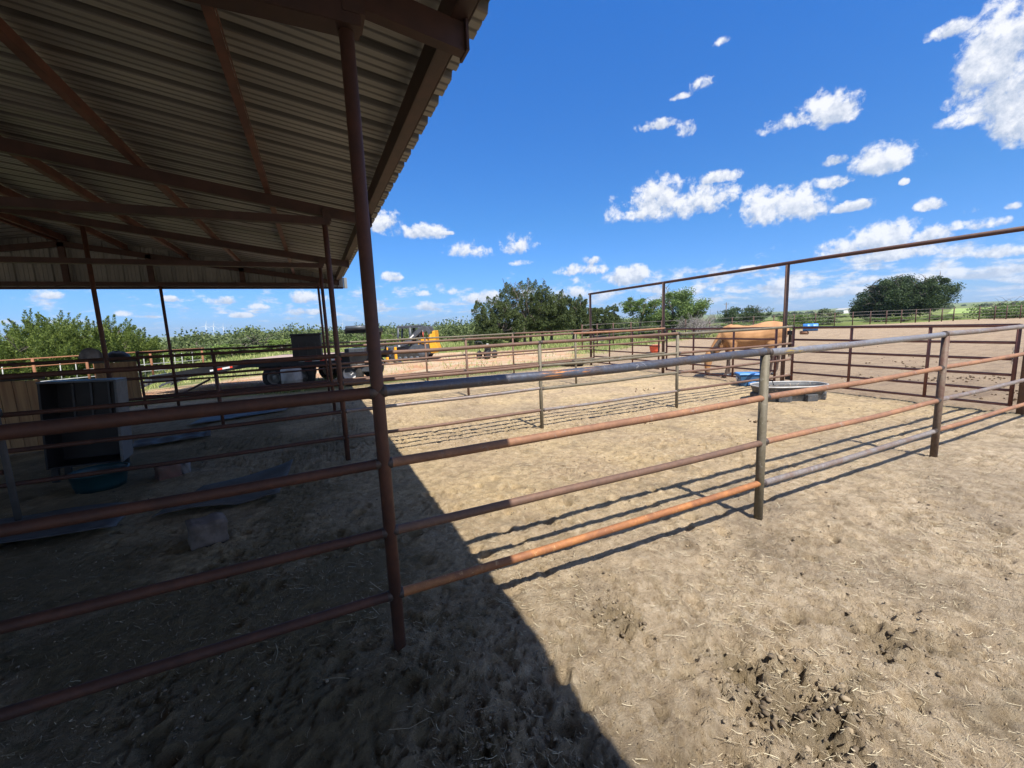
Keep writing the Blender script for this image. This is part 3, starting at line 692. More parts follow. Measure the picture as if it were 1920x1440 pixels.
# blue barrel far off, lying
bb = empty('blue_barrel', (40.2, 20.7, .30), 'blue plastic barrel lying on its side far out in the arena', 'barrel', rz=math.radians(120))
def barrel(par, mat):
    prof = [(.0, -.45), (.26, -.45), (.285, -.43), (.285, -.2), (.3, -.18), (.3, -.15), (.285, -.13), (.285, .13), (.3, .15), (.3, .18), (.285, .2), (.285, .43), (.26, .45), (0, .45)]
    MB().lathe(prof, n=24, axis='x').build('shell', mat, par)
    MB().lathe([(0, .46), (.05, .46), (.05, .44)], (0, .12, .0), n=10, axis='x').build('bung', M['white'], par)
barrel(bb, M['blue']); bb.scale = (1.25, 1.2, 1.2)
tub('orange_tub', (15.0, 13.7, zn(15, 13.7)), .20, .26, .34, M['orangep'], 'bright orange tub standing in the arena behind the farthest gate', 'tub', M['orangep'])
tub('black_feed_pan', (8.65, 11.35, zn(8.6, 11.3)), .36, .42, .20, M['rubber'], 'low black rubber feed pan on the grass by the farthest gate', 'feed pan', M['dgrey'])
tub('blue_bucket', (14.0, 34.5, 0), .3, .38, .4, M['blue'], 'small blue tub in the grass beyond the yellow and black loader', 'tub')

# old cart / tyre pile on the red earth
cart = empty('old_mower', (7.6, 17.6, 0), 'small rusty walk-behind machine standing in weeds right of the loader', 'machine', rz=.6)
MB().box((0, 0, .32), (.62, .42, .08)).build('deck', M['brown'], cart, .02)
MB().box((.08, 0, .52), (.26, .26, .32)).build('engine', M['black'], cart, .03)
for xx, yy in ((-.3, .26), (-.3, -.26), (.32, .26), (.32, -.26)): MB().lathe([(.0, -.05), (.19, -.05), (.22, -.02), (.22, .02), (.19, .05), (0, .05)], (xx, yy, .22), 16, 'y').build('wheel', M['rubber'], cart)
MB().tube([(-.25, .2, .35), (-.75, .2, .9), (-.75, -.2, .9), (-.25, -.2, .35)], .015, 8).build('handle', M['dgrey'], cart)
MB().lathe([(.0, 0), (.07, 0), (.06, .08), (0, .08)], (.08, 0, .68), 12).build('cap', M['rim'], cart)

# ------------------------------------------------------------------ horse
mt, nt, bs = newmat('dun_coat')
g = coord(nt); sz = nd(nt, 'ShaderNodeSeparateXYZ'); nt.links.new(g, sz.inputs[0])
nn = noise(nt, g, 3.2, 5, .6); n2 = noise(nt, g, 60, 4)
cc = ramp(nt, nn, [(.35, (.29, .135, .045)), (.65, (.43, .22, .085))])
ad_ = nd(nt, 'ShaderNodeMath', operation='MULTIPLY_ADD'); nt.links.new(nn, ad_.inputs[0]); ad_.inputs[1].default_value = .25; nt.links.new(sz.outputs['Z'], ad_.inputs[2])
lg = ramp(nt, ad_.outputs[0], [(.66, (1, 1, 1)), (.84, (0, 0, 0))])
hx = nd(nt, 'ShaderNodeMath', operation='LESS_THAN'); nt.links.new(sz.outputs['X'], hx.inputs[0]); hx.inputs[1].default_value = .80
lm = nd(nt, 'ShaderNodeMath', operation='MULTIPLY'); nt.links.new(lg, lm.inputs[0]); nt.links.new(hx.outputs[0], lm.inputs[1])
cc = mixc(nt, lm.outputs[0], cc, (.055, .03, .02))
mz = nd(nt, 'ShaderNodeMapRange'); nt.links.new(sz.outputs['Z'], mz.inputs['Value']); mz.inputs['From Min'].default_value = .24; mz.inputs['From Max'].default_value = .12
inv = nd(nt, 'ShaderNodeMath', operation='SUBTRACT'); inv.inputs[0].default_value = 1; nt.links.new(hx.outputs[0], inv.inputs[1])
m2 = nd(nt, 'ShaderNodeMath', operation='MULTIPLY'); nt.links.new(mz.outputs[0], m2.inputs[0]); nt.links.new(inv.outputs[0], m2.inputs[1])
cc = mixc(nt, m2.outputs[0], cc, (.05, .04, .035))
nt.links.new(cc, bs.inputs['Base Color']); bs.inputs['Roughness'].default_value = .72; bs.inputs['Sheen Weight'].default_value = .15
bump(nt, bs, n2, .15, .004); M['hide'] = mt
mt, nt, bs = newmat('dark_hair'); nt.links.new(ramp(nt, noise(nt, coord(nt, 'Object', (3, 3, .6)), 30, 4), [(.3, (.02, .013, .01)), (.7, (.06, .035, .022))]), bs.inputs['Base Color']); bs.inputs['Roughness'].default_value = .6; M['hair'] = mt
hv = Vector((-.86, .51)).normalized()
horse = empty('horse', (10.35, 5.38, zn(10.3, 5.4)), 'golden dun horse with dark legs and mane, grazing behind the gate', 'horse', rz=math.atan2(hv.y, hv.x))
hb = MB()
def loft(pts, n=18, lean=None):
    # pts: (x, y, z, half height, half width); sections perpendicular to the path
    P_ = [Vector(p[:3]) for p in pts]; hb.tube(P_, [1]*len(pts), n, sq=[(p[4], p[3]) for p in pts])
loft([(-.93, 0, 1.17, .07, .08), (-.89, 0, 1.18, .17, .16), (-.78, 0, 1.17, .26, .245), (-.6, 0, 1.165, .305, .285), (-.4, 0, 1.145, .315, .29), (-.2, 0, 1.11, .295, .28), (.0, 0, 1.08, .29, .29), (.2, 0, 1.07, .305, .29), (.38, 0, 1.085, .325, .265), (.54, 0, 1.09, .325, .225), (.68, 0, 1.03, .26, .18), (.76, 0, 1.0, .16, .12)])
loft([(.40, 0, 1.22, .24, .12), (.56, 0, 1.14, .27, .125), (.70, 0, 1.0, .225, .105), (.84, 0, .85, .165, .085), (.94, 0, .72, .13, .075), (1.0, 0, .62, .115, .075)])
loft([(.98, 0, .73, .06, .06), (1.03, 0, .66, .12, .085), (1.055, 0, .56, .135, .092), (1.08, 0, .45, .12, .082), (1.09, 0, .34, .09, .07), (1.095, 0, .22, .072, .058), (1.095, 0, .13, .07, .058), (1.09, 0, .075, .05, .045), (1.09, 0, .05, .03, .03)])
for s in (-1, 1):
    loft([(.95, s*.05, .68, .03, .03), (.93, s*.075, .75, .03, .022), (.90, s*.09, .83, .012, .01)], 10)      # ears
def fleg(s, dx, dk):
    y = s*.15
    loft([(.50, y*.8, 1.08, .17, .07), (.52, y, .93, .14, .085), (.52+dx*.1, y, .78, .095, .075), (.54+dx*.3, y, .62, .062, .055), (.56+dx*.5+dk, y, .48, .05, .05), (.56+dx*.55+dk, y, .42, .045, .042), (.56+dx*.8+dk*.6, y, .28, .034, .03), (.56+dx*.95, y, .17, .04, .037), (.57+dx, y, .11, .036, .036), (.60+dx, y, .06, .048, .045), (.615+dx, y, .0, .056, .052)], 12)
fleg(1, .10, .0); fleg(-1, -.10, -.02)
def hleg(s, dx):
    y = s*.15
    loft([(-.62, y*.7, 1.15, .22, .12), (-.58, y*.9, .98, .22, .13), (-.52+dx*.3, y, .84, .17, .105), (-.58+dx*.5, y, .70, .105, .075), (-.70+dx*.8, y, .58, .065, .05), (-.77+dx, y, .50, .058, .042), (-.76+dx, y, .42, .045, .036), (-.74+dx, y, .28, .036, .032), (-.73+dx, y, .17, .042, .038), (-.70+dx, y, .11, .037, .037), (-.66+dx, y, .05, .05, .046), (-.645+dx, y, .0, .057, .052)], 12)
hleg(1, .26); hleg(-1, -.05)
ho = hb.build('body', M['hide'], horse)
rm = ho.modifiers.new('remesh', 'REMESH'); rm.mode = 'VOXEL'; rm.voxel_size = .016; rm.use_smooth_shade = True
sm = ho.modifiers.new('smooth', 'SMOOTH'); sm.iterations = 7; sm.factor = .6
mb = MB()                                         # mane
random.seed(3)
for i in range(150):
    t = random.random(); x = .50+.50*t; z = 1.40-.66*t+.05*math.sin(PI*t); s = random.choice((-1, 1, 1))*.02
    L_ = random.uniform(.10, .2)
    mb.tube([(x, s, z), (x+.05, s+.05*(1 if s > 0 else -1), z-.02), (x-.01+.03*t, s*2+.10*(1 if s > 0 else -1), z-L_)], [.012, .011, .003], 5)
mb.build('mane', M['hair'], horse)
mb = MB()
for i in range(60):
    a = random.uniform(-.03, .03); b = random.uniform(-.035, .035)
    mb.tube([(-.92, b*.3, 1.27), (-1.0, b, 1.17), (-1.02+a, b*1.3, .9), (-1.0+a*1.6, b*1.9, .55+random.uniform(-.08, .1))], [.018, .016, .012, .003], 5)
mb.build('tail', M['hair'], horse)
for s in (-1, 1):
    MB().lathe([(0, -.02), (.014, -.014), (.02, 0), (.014, .014), (0, .02)], (1.04, s*.078, .575), 10).build('eye', M['black'], horse)
for (x, y) in ((.715, .15), (.515, -.15), (-.385, .15), (-.695, -.15)):
    MB().lathe([(0, 0), (.064, 0), (.052, .062), (0, .062)], (x, y, .0), 16).build('hoof', M['black'] if y > 0 else M['dgrey'], horse)

# ------------------------------------------------------------------ skid steer loader (faces left)
lv = Vector((-.90, .43)).normalized()
ld = empty('track_loader', (4.52, 20.6, -.02), 'black and yellow compact track loader parked on the red earth', 'loader', rz=math.atan2(lv.y, lv.x))
for s in (-1, 1):
    y = s*.72; prof = []
    for cx_, r, a0, a1 in ((.95, .2, -PI/2, PI/2), (-.75, .34, PI/2, 3*PI/2)):
        for t in np.linspace(a0, a1, 9): prof.append((cx_+r*math.cos(t), 0, (.2 if cx_ > 0 else .36)+r*math.sin(t)))
    trk = MB().prism(prof, (0, y-.17, 0), (0, y+.17, 0)).build('track', M['rubber'], ld, .02)
    for xx in (-.45, -.1, .25, .6): MB().lathe([(0, -.19), (.11, -.19), (.13, -.17), (.13, .17), (.11, .19), (0, .19)], (xx, y, .17), 14, 'y').build('roller', M['dgrey'], trk)
    MB().lathe([(0, -.19), (.18, -.19), (.2, -.17), (.2, .17), (.18, .19), (0, .19)], (-.72, y, .40), 18, 'y').build('sprocket', M['dgrey'], trk)
MB().prism([(-1.25, 0, .35), (.85, 0, .35), (1.0, 0, .55), (.8, 0, .85), (-.2, 0, .95), (-1.25, 0, 1.0)], (0, -.52, 0), (0, .52, 0)).build('chassis', M['dgrey'], ld, .02)
MB().prism([(-1.62, 0, .45), (-1.2, 0, .42), (-1.15, 0, 1.0), (-1.12, 0, 1.56), (-1.30, 0, 1.40), (-1.38, 0, 1.72), (-1.52, 0, 1.76), (-1.56, 0, 1.0), (-1.72, 0, .5)], (0, -.62, 0), (0, .62, 0)).build('engine_hood', M['yellow'], ld, .03)
MB().prism([(-1.2, 0, .95), (-.45, 0, .92), (-.45, 0, 1.25), (-1.2, 0, 1.42)], (0, -.50, 0), (0, .50, 0)).build('side_cover', M['yellow'], ld, .02)
cabp = [(.72, .55), (-.38, .55)]
mb = MB()
for s in (-1, 1):
    mb.tube([(.78, s*.46, .8), (.66, s*.46, 2.0)], .06, 8); mb.tube([(-.02, s*.46, .9), (-.04, s*.46, 2.0)], .085, 8); mb.tube([(-.60, s*.46, .95), (-.57, s*.46, 2.0)], .06, 8)
    mb.box((.06, s*.46, 1.99), (1.3, .07, .07)); mb.box((-.3, s*.47, 1.05), (.5, .04, .2))
mb.build('cab_frame', M['dgrey'], ld)
MB().box((.05, 0, 2.06), (1.36, 1.02, .11)).build('cab_roof', M['dgrey'], ld, .02)
for s in (-1, 1):
    mb = MB()
    for k in range(6): mb.box((-.31, s*.47, 1.28+k*.11), (.48, .010, .014))
    for k in range(3): mb.box((-.47+k*.16, s*.47, 1.57), (.014, .010, .62))
    mb.build('side_grille', M['black'], ld)
MB().box((.05, 0, 1.08), (.45, .45, .14)).box((-.17, 0, 1.36), (.10, .4, .45)).build('seat', M['black'], ld, .03)
MB().box((.55, .3, 1.25), (.05, .05, .4)).box((.55, -.3, 1.25), (.05, .05, .4)).build('control_lever', M['black'], ld)
for s in (-1, 1):
    y = s*.66
    arm = MB().prism([(-1.30, 0, 1.72), (-1.12, 0, 2.02), (-.78, 0, 2.04), (-.60, 0, 1.95), (.25, 0, 1.22), (1.0, 0, .95), (1.38, 0, .5), (1.3, 0, .3), (1.16, 0, .35), (.95, 0, .75), (.1, 0, 1.0), (-.55, 0, 1.55), (-.85, 0, 1.84), (-1.05, 0, 1.75), (-1.2, 0, 1.5)], (0, y-.05, 0), (0, y+.05, 0))
    arm = arm.build('lift_arm', M['dgrey'], ld, .012)
    MB().prism([(-.30, 0, 1.52), (-.02, 0, 1.28), (.02, 0, 1.34), (-.26, 0, 1.58)], (0, y+s*.052, 0), (0, y+s*.056, 0)).build('decal', M['white'], arm)
    MB().box((.62, y+s*.056, .93), (.12, .006, .06)).box((.3, y+s*.056, 1.05), (.08, .006, .05)).build('decal', M['white'], arm)
    MB().tube([(-.9, y-.09*s, 1.0), (-.35, y-.09*s, 1.3)], .035, 8).build('lift_cylinder', M['dgrey'], ld)
MB().box((1.34, 0, .5), (.08, 1.25, .42)).box((1.42, 0, .2), (.1, 1.3, .12)).build('coupler', M['dgrey'], ld, .01)
MB().box((-.62, -.38, 1.55), (.02, .22, .22), Matrix.Rotation(PI/4, 3, 'X')).build('warning_triangle', M['orangep'], ld)
ld.scale = (.88, .88, .88)
at_b = empty('fork_attachment', (3.0, 19.6, 0), 'yellow and black loader attachment on the ground left of the loader', 'attachment', rz=.2)
for xx in (-.45, .0, .45): MB().box((xx, 0, .42), (.12, .14, .72)).build('upright', M['yellow'], at_b, .02)
MB().box((0, .05, .78), (1.15, .1, .12)).box((0, .05, .12), (1.2, .12, .12)).build('cross_beam', M['dgrey'], at_b, .01)
for xx in (-.35, .35): MB().box((xx, -.5, .05), (.14, 1.0, .05)).build('tine', M['dgrey'], at_b)

# ------------------------------------------------------------------ flatbed trailer beyond the barn
fwv = Vector((.905, -.425)).normalized()          # tail at left, hitch end at right
tr = empty('flatbed_trailer', (1.15, 12.4, 0), 'long flatbed equipment trailer with wooden deck, ramps down at its left end', 'trailer', rz=math.atan2(fwv.y, fwv.x))
def dz(x): return .92 if x > -3.2 else .92-.13*(-3.2-x)
W = 1.05
MB().hexa([(-3.2, -W, .88), (.5, -W, .88), (.5, W, .88), (-3.2, W, .88)], [(-3.2, -W, .94), (.5, -W, .94), (.5, W, .94), (-3.2, W, .94)]).build('deck', M['deckw'], tr)
MB().hexa([(-6.0, -W, .50), (-3.205, -W, .88), (-3.205, W, .88), (-6.0, W, .50)], [(-6.0, -W, .56), (-3.205, -W, .94), (-3.205, W, .94), (-6.0, W, .56)]).build('tail_deck', M['deckw'], tr)
for s in (-1, 1):
    MB().hexa([(-3.2, s*(W+.04)-.03, .70), (.55, s*(W+.04)-.03, .70), (.55, s*(W+.04)+.03, .70), (-3.2, s*(W+.04)+.03, .70)], [(-3.2, s*(W+.04)-.03, .95), (.55, s*(W+.04)-.03, .95), (.55, s*(W+.04)+.03, .95), (-3.2, s*(W+.04)+.03, .95)]).build('side_rail', M['black'], tr)
    MB().hexa([(-6.05, s*(W+.04)-.03, .34), (-3.2, s*(W+.04)-.03, .70), (-3.2, s*(W+.04)+.03, .70), (-6.05, s*(W+.04)+.03, .34)], [(-6.05, s*(W+.04)-.03, .56), (-3.2, s*(W+.04)-.03, .95), (-3.2, s*(W+.04)+.03, .95), (-6.05, s*(W+.04)+.03, .56)]).build('side_rail', M['black'], tr)
    MB().box((-3.9, s*(W+.078), .70), (.7, .006, .05), Matrix.Rotation(-.135, 3, 'Y')).build('reflective_tape', M['tape'], tr)
    MB().box((-.9, s*(W+.078), .84), (1.3, .006, .05)).build('reflective_tape', M['tape'], tr)
    for xx in (-5.75, -5.2):   # folded ramps, sloping frames
        pass
    for xx, wr in ((-2.4, .36), (-1.55, .36)):
        w = MB().lathe([(.2, -.11), (.3, -.12), (wr, -.08), (wr, .08), (.3, .12), (.2, .11)], (xx, s*.95, wr), 28, 'y').build('wheel', M['rubber'], tr)
        MB().lathe([(0, -.02), (.06, -.05), (.08, .04), (.18, .06), (.21, .10), (.2, -.1)], (xx, s*.95, wr), 20, 'y').build('rim', M['rim'], w)
    w = MB().lathe([(.2, -.11), (.32, -.12), (.38, -.08), (.38, .08), (.32, .12), (.2, .11)], (-.05, s*1.02, .38), 28, 'y').build('wheel', M['rubber'], tr)
    MB().lathe([(0, .0), (.06, .04), (.08, .04), (.19, .03), (.215, .105), (.2, -.1)], (-.05, s*1.02 - (0.0 if s > 0 else 0), .38), 24, 'y', Matrix.Scale(-1, 3, Vector((0, 1, 0))) if s < 0 else None).build('rim', M['white'], w)
    MB().tube([(-.05+.46*math.cos(t), s*1.02, .38+.46*math.sin(t)) for t in np.linspace(.25, PI-.25, 9)], .03, 6).build('fender', M['black'], tr)
MB().box((-1.4, 0, .66), (3.8, .5, .22)).build('frame', M['black'], tr)
MB().box((-6.12, 0, .46), (.08, 2.1, .24)).build('rear_bumper', M['dgrey'], tr, .01)
for yy in (-.75, .75):
    mb = MB()
    for k in range(6): mb.box((-6.35-.16*k, yy, .44-.062*k), (.04, .48, .035))
    mb.hexa([(-6.2, yy-.27, .42), (-7.25, yy-.27, .02), (-7.25, yy-.23, .02), (-6.2, yy-.23, .42)], [(-6.2, yy-.27, .50), (-7.25, yy-.27, .08), (-7.25, yy-.23, .08), (-6.2, yy-.23, .50)])
    mb.hexa([(-6.2, yy+.23, .42), (-7.25, yy+.23, .02), (-7.25, yy+.27, .02), (-6.2, yy+.27, .42)], [(-6.2, yy+.23, .50), (-7.25, yy+.23, .08), (-7.25, yy+.27, .08), (-6.2, yy+.27, .50)])
    mb.build('ramp', M['dgrey'], tr)
tbx = MB().box((.18, -.85, .62), (.8, .45, .40)).build('tool_box', M['dgrey'], tr, .02)
MB().box((.22, -1.09, .70), (.4, .012, .10)).build('plate', M['white'], tbx)
MB().box((.12, -.85, 1.05), (.6, .4, .18)).build('tool_box', M['dgrey'], tr, .02)
MB().tube([(-1.9, -.9, .05), (-1.9, -.9, .7)], .05, 10).box((-1.9, -.9, .03), (.3, .3, .04)).build('jack', M['black'], tr)
tag(MB().lathe([(0, 0), (.26, 0), (.28, .03), (.28, .3), (.29, .32), (.28, .34), (.28, .62), (.2, .66), (0, .66)], (0, 0, 0), 22).build('propane_drum', M['rim'], None, loc=(-.95, 11.85, .0)), 'pale round drum under the trailer deck, left of the tall black box', 'drum')
# gooseneck
mb = MB()
for s in (-1, 1):
    mb.hexa([(.2, s*.35-.05, .9), (.4, s*.35-.05, .9), (.4, s*.35+.05, .9), (.2, s*.35+.05, .9)], [(.35, s*.35-.05, 1.7), (.6, s*.35-.05, 1.7), (.6, s*.35+.05, 1.7), (.35, s*.35+.05, 1.7)])
mb.box((.12, 0, 1.66), (1.0, .75, .14)); mb.build('gooseneck', M['black'], tr, .015)
MB().box((.5, 0, 1.28), (.06, 1.9, .05)).box((.5, 0, 1.12), (.06, 1.9, .05)).box((.5, -.9, 1.12), (.05, .05, .4)).box((.5, .9, 1.12), (.05, .05, .4)).build('headboard', M['black'], tr)
MB().tube([(-.3, -.42, 1.76), (.35, -.42, 1.76)], .07, 12).build('winch', M['dgrey'], tr)
MB().box((.53, -.5, .99), (.05, .3, .08)).build('light', M['redp'], tr)

# ------------------------------------------------------------------ corral of orange panels at the left, far side
co = empty('corral_panels', (-14, 30, zg(-14, 30)), 'orange rusty corral panels with pale tubes in front of the cedars at left', 'corral')
A = at(-60, 700, 30); B = at(385, 672, 33)
def cpt(t, z): return (A.x+(B.x-A.x)*t+14, A.y+(B.y-A.y)*t-30, z)
for z in (1.62, ): MB().tube([cpt(0, z), cpt(1, z)], .035, 8).build('rail', M['corral'], co)
MB().tube([cpt(0, 1.25), cpt(.52, 1.25)], .028, 8).build('rail', M['corral'], co)
for z in (.9, .5, .15): MB().tube([cpt(0, z), cpt(1, z)], .02, 8).build('rail', M['rim'], co)
for t in (.21, .41, .44, .70, .985): MB().tube([cpt(t, -.2), cpt(t, 1.62)], .06, 8).build('post', M['corral'], co)
for t in (.1, .3, .36, .52, .57, .63, .66, .76, .82, .86, .92): MB().tube([cpt(t, .1), cpt(t+.006, 1.4)], .02, 6).build('upright', M['rim'], co)
for t0, t1 in ((.60, .70),): MB().tube([cpt(t0, 1.35), cpt(t1, 1.35)], .04, 6).build('rail', M['corral'], co)

# ------------------------------------------------------------------ far wire fence round the arena
wf = empty('arena_fence', (50, 25, 0), 'long post and wire fence along the far side of the arena', 'fence')
fpx = [(1092, 655), (1120, 650), (1150, 646), (1183, 642), (1240, 637), (1285, 632), (1330, 629), (1372, 625), (1412, 621), (1450, 618), (1488, 615), (1528, 612), (1564, 610), (1598, 608.5), (1631, 607), (1661, 606), (1689, 604.5), (1716, 603.5), (1742, 602.5), (1765, 601.5), (1787, 600.5), (1835, 599), (1864, 598), (1886, 597), (1912, 596), (1950, 594)]
fp = []
for i, (u, v_) in enumerate(fpx):
    d = ray(u, v_+1.5); t = -H/d[2]; x, y = CX+d[0]*t, CY+d[1]*t
    fp.append((x, y)); r = .035+.0003*math.hypot(x, y)
    MB().tube([(x-50, y-25, -.3), (x-50, y-25, 1.5)], r, 8).build('post', M['brown'], wf)
for z in (1.45, 1.1, .75, .4): MB().tube([(x-50, y-25, z) for x, y in fp], .012, 5).build('wire', M['wire'], wf)

# ------------------------------------------------------------------ vegetation
def leafmat(name, c1, c2, c3):
    mt, nt, bs = newmat(name); g = nd(nt, 'ShaderNodeNewGeometry')
    c = ramp(nt, g.outputs['Random Per Island'], [(0, c1), (.55, c2), (1, c3)])
    f = noise(nt, coord(nt), 1.3, 3); c = mixc(nt, ramp(nt, f, [(.35, (.45, .45, .45)), (.65, (0, 0, 0))]), c, c1)
    nt.links.new(c, bs.inputs['Base Color']); bs.inputs['Roughness'].default_value = .6; bs.inputs['Specular IOR Level'].default_value = .25
    tr_ = nd(nt, 'ShaderNodeBsdfTranslucent'); nt.links.new(c, tr_.inputs[0]); ms = nd(nt, 'ShaderNodeMixShader'); ms.inputs[0].default_value = .28
    nt.links.new(bs.outputs[0], ms.inputs[1]); nt.links.new(tr_.outputs[0], ms.inputs[2]); nt.links.new(ms.outputs[0], nt.nodes['Material Output'].inputs[0])
    return mt
LM = {'cedar': leafmat('bright_cedar_leaf', (.07, .105, .02), (.15, .20, .04), (.25, .30, .07)),
      'juniper': leafmat('dark_juniper_leaf', (.045, .065, .02), (.085, .115, .035), (.145, .17, .06)),
      'mesq': leafmat('mesquite_leaf', (.07, .12, .03), (.14, .21, .055), (.24, .31, .10)),
      'lime': leafmat('lime_shrub_leaf', (.10, .155, .03), (.18, .25, .055), (.28, .35, .10)),
      'oak': leafmat('dark_oak_leaf', (.024, .044, .014), (.05, .08, .026), (.095, .13, .045)),
      'olive': leafmat('grey_olive_leaf', (.07, .10, .04), (.13, .165, .07), (.2, .235, .11)),
      'wood': leafmat('woodland_leaf', (.06, .085, .03), (.115, .15, .05), (.20, .235, .085)),
      'dead': leafmat('grey_twig', (.16, .14, .13), (.26, .24, .22), (.34, .31, .29))}
def leaf_cloud(P_, D, L_, Wd):
    """P_ centres, D unit directions, L_ lengths, Wd widths -> diamond faces"""
    n = len(P_); R_ = RNG.standard_normal((n, 3)); S = np.cross(D, R_); S /= np.linalg.norm(S, axis=1)[:, None]+1e-9
    L_ = L_[:, None]; Wd = Wd[:, None]
    V = np.stack([P_-D*L_, P_+S*Wd, P_+D*L_, P_-S*Wd], 1)
    return V
def crown_mesh(style, w, h, nclump, nleaf, ls, base=.15, seed=1, flat=1.):
    global RNG
    RNG = np.random.default_rng(seed); vs = []
    for c in range(nclump):
        for _ in range(60):
            p = RNG.uniform(-1, 1, 3)
            if style in ('cedar', 'juniper'):
                if p[2] < -.9: continue
                wz = (1-.35*((p[2]+1)/2)**2.2)*(1+.22*math.sin(3*math.atan2(p[1], p[0])+seed+p[2]*2))
                if p[0]**2+p[1]**2 < (wz)**2 and RNG.random() < .35+.65*(p[0]**2+p[1]**2): break
            else:
                r2 = p[0]**2+p[1]**2+p[2]**2
                lim = 1+.28*math.sin(2.7*math.atan2(p[1], p[0])+seed*1.7+2.5*p[2])
                if r2 < lim*.95 and r2 > .12: break
        cen = np.array([p[0]*w/2, p[1]*w/2, h*(base+(1-base)*(p[2]*.5+.5)*(.78 if style != 'oak' else .86))])
        if style in ('cedar', 'juniper'):      # pointed plume leaning outwards
            ph = h*(RNG.uniform(.18, .34) if style == 'cedar' else RNG.uniform(.07, .15)); rr_ = w*(RNG.uniform(.035, .06) if style == 'cedar' else RNG.uniform(.05, .10))
            out = np.array([p[0], p[1], 0])*(.8 if style == 'cedar' else .45); dr = out+np.array([RNG.normal(0, .18), RNG.normal(0, .18), 1.]); dr /= np.linalg.norm(dr)
            t = RNG.random(nleaf)**1.15; rad = rr_*(1-t**1.4)*np.sqrt(RNG.random(nleaf))*1.2+.015
            an = RNG.random(nleaf)*2*PI; a = np.cross(dr, [0.3, .1, 1.]); a /= np.linalg.norm(a)+1e-9; b = np.cross(a, dr)
            od = a[None]*np.cos(an)[:, None]+b[None]*np.sin(an)[:, None]
            P_ = cen[None]+dr[None]*(t*ph)[:, None]+od*rad[:, None]
            D = (dr[None]*.8+od*.9+RNG.normal(0, .3, (nleaf, 3))) if style == 'cedar' else (dr[None]*.35+od*.6+RNG.normal(0, .7, (nleaf, 3))); D /= np.linalg.norm(D, axis=1)[:, None]
            vs.append(leaf_cloud(P_, D, ls*RNG.uniform(.7, 1.5, nleaf), ls*.36*RNG.uniform(.7, 1.3, nleaf)))
        else:
            r = w*RNG.uniform(.07, .15); d = RNG.standard_normal((nleaf, 3)); d /= np.linalg.norm(d, axis=1)[:, None]
            rad = r*RNG.random(nleaf)**.45
            P_ = cen[None]+d*rad[:, None]*np.array([1, 1, .7])*RNG.uniform(.75, 1.2)
            D = RNG.standard_normal((nleaf, 3)); D[:, 2] *= .5; D /= np.linalg.norm(D, axis=1)[:, None]
            vs.append(leaf_cloud(P_, D, ls*RNG.uniform(.6, 1.3, nleaf), ls*.55*RNG.uniform(.6, 1.2, nleaf)))
    V = np.concatenate(vs)
    zz = V[..., 2]; V[..., 2] = np.maximum(zz, .02+.15*RNG.random(V.shape[:2]))
    n = len(V); return V.reshape(-1, 3), np.arange(n*4).reshape(n, 4)
def limbs(w, h, n, r0, base, seed, twist=.25, trunks=1, sub=3):
    rr_ = random.Random(seed); mb = MB()
    for t in range(trunks):
        bx, by = (rr_.uniform(-.12, .12)*w if trunks > 1 else 0), (rr_.uniform(-.12, .12)*w if trunks > 1 else 0)
        th = h*(base+.18); lean = (rr_.uniform(-.2, .2), rr_.uniform(-.2, .2))
        mb.tube([(bx, by, -.2), (bx+lean[0]*th*.4, by+lean[1]*th*.4, th*.5), (bx+lean[0]*th, by+lean[1]*th, th)], [r0*1.3, r0, r0*.7], 8)
        for i in range(n):
            an = rr_.uniform(0, 2*PI); st = rr_.uniform(.45, 1)
            p0 = Vector((bx+lean[0]*th*st, by+lean[1]*th*st, th*st)); R_ = w*rr_.uniform(.22, .44); zt = h*rr_.uniform(base+.2, .92)
            p2 = Vector((math.cos(an)*R_, math.sin(an)*R_, zt)); p1 = (p0+p2)/2+Vector((rr_.uniform(-1, 1), rr_.uniform(-1, 1), rr_.uniform(-.3, 1)))*w*.07
            mb.tube([p0, p1, p2], [r0*.5, r0*.32, r0*.1], 6)
            for k in range(sub):
                q = p1.lerp(p2, rr_.random()); e = q+Vector((rr_.uniform(-1, 1), rr_.uniform(-1, 1), rr_.uniform(-.2, 1)))*w*.15
                mb.tube([q, (q+e)/2+Vector((0, 0, .03*w)), e], [r0*.18, r0*.12, r0*.04], 5)
    return mb
def tree(name, pos, w, h, style, mat, nclump, nleaf, ls, label, cat, group=None, base=.15, seed=1, trunks=1, r0=None, nl=7, bark='bark', sc=None):
    e = empty(name, pos, label, cat, group)
    limbs(w, h, nl, r0 or .03*h, base, seed, trunks=trunks).build('trunk', M[bark], e)
    if nclump:
        V, Fq = crown_mesh(style, w, h, nclump, nleaf, ls, base, seed)
        np_mesh('crown', V, Fq, LM[mat], e)
    if sc: e.scale = sc
    return e
def gpos(u, dist, v_=600):
    p = at(u, v_, dist); p.z = zg(p.x, p.y); return p
def hgt(u, v_, dist, p): return at(u, v_, dist).z-p.z
# cedars at left
for i, (u, dist, vt, w) in enumerate([(-60, 36, 632, 5.5), (30, 35, 612, 4.6), (75, 37, 588, 4.4), (125, 36, 594, 4.2), (172, 37, 600, 3.8), (205, 35, 612, 3.4), (222, 38, 622, 3.0)]):
    p = gpos(u, dist); h = hgt(u, vt, dist, p)
    tree('cedar_tree', p, w, h, 'cedar', 'cedar', 170, 170, .058, ['leftmost yellow-green cedar, cut by the photo edge', 'low yellow-green cedar in front of the left edge of the clump', 'tallest feathery cedar in the clump at left', 'broad feathery cedar in the middle of the left clump', 'feathery cedar left of the inner barn post', 'cedar right behind the inner barn post', 'smallest cedar at the right end of the left clump'][i], 'tree', 'cedars behind the orange corral', .02, 20+i, 1, .07)
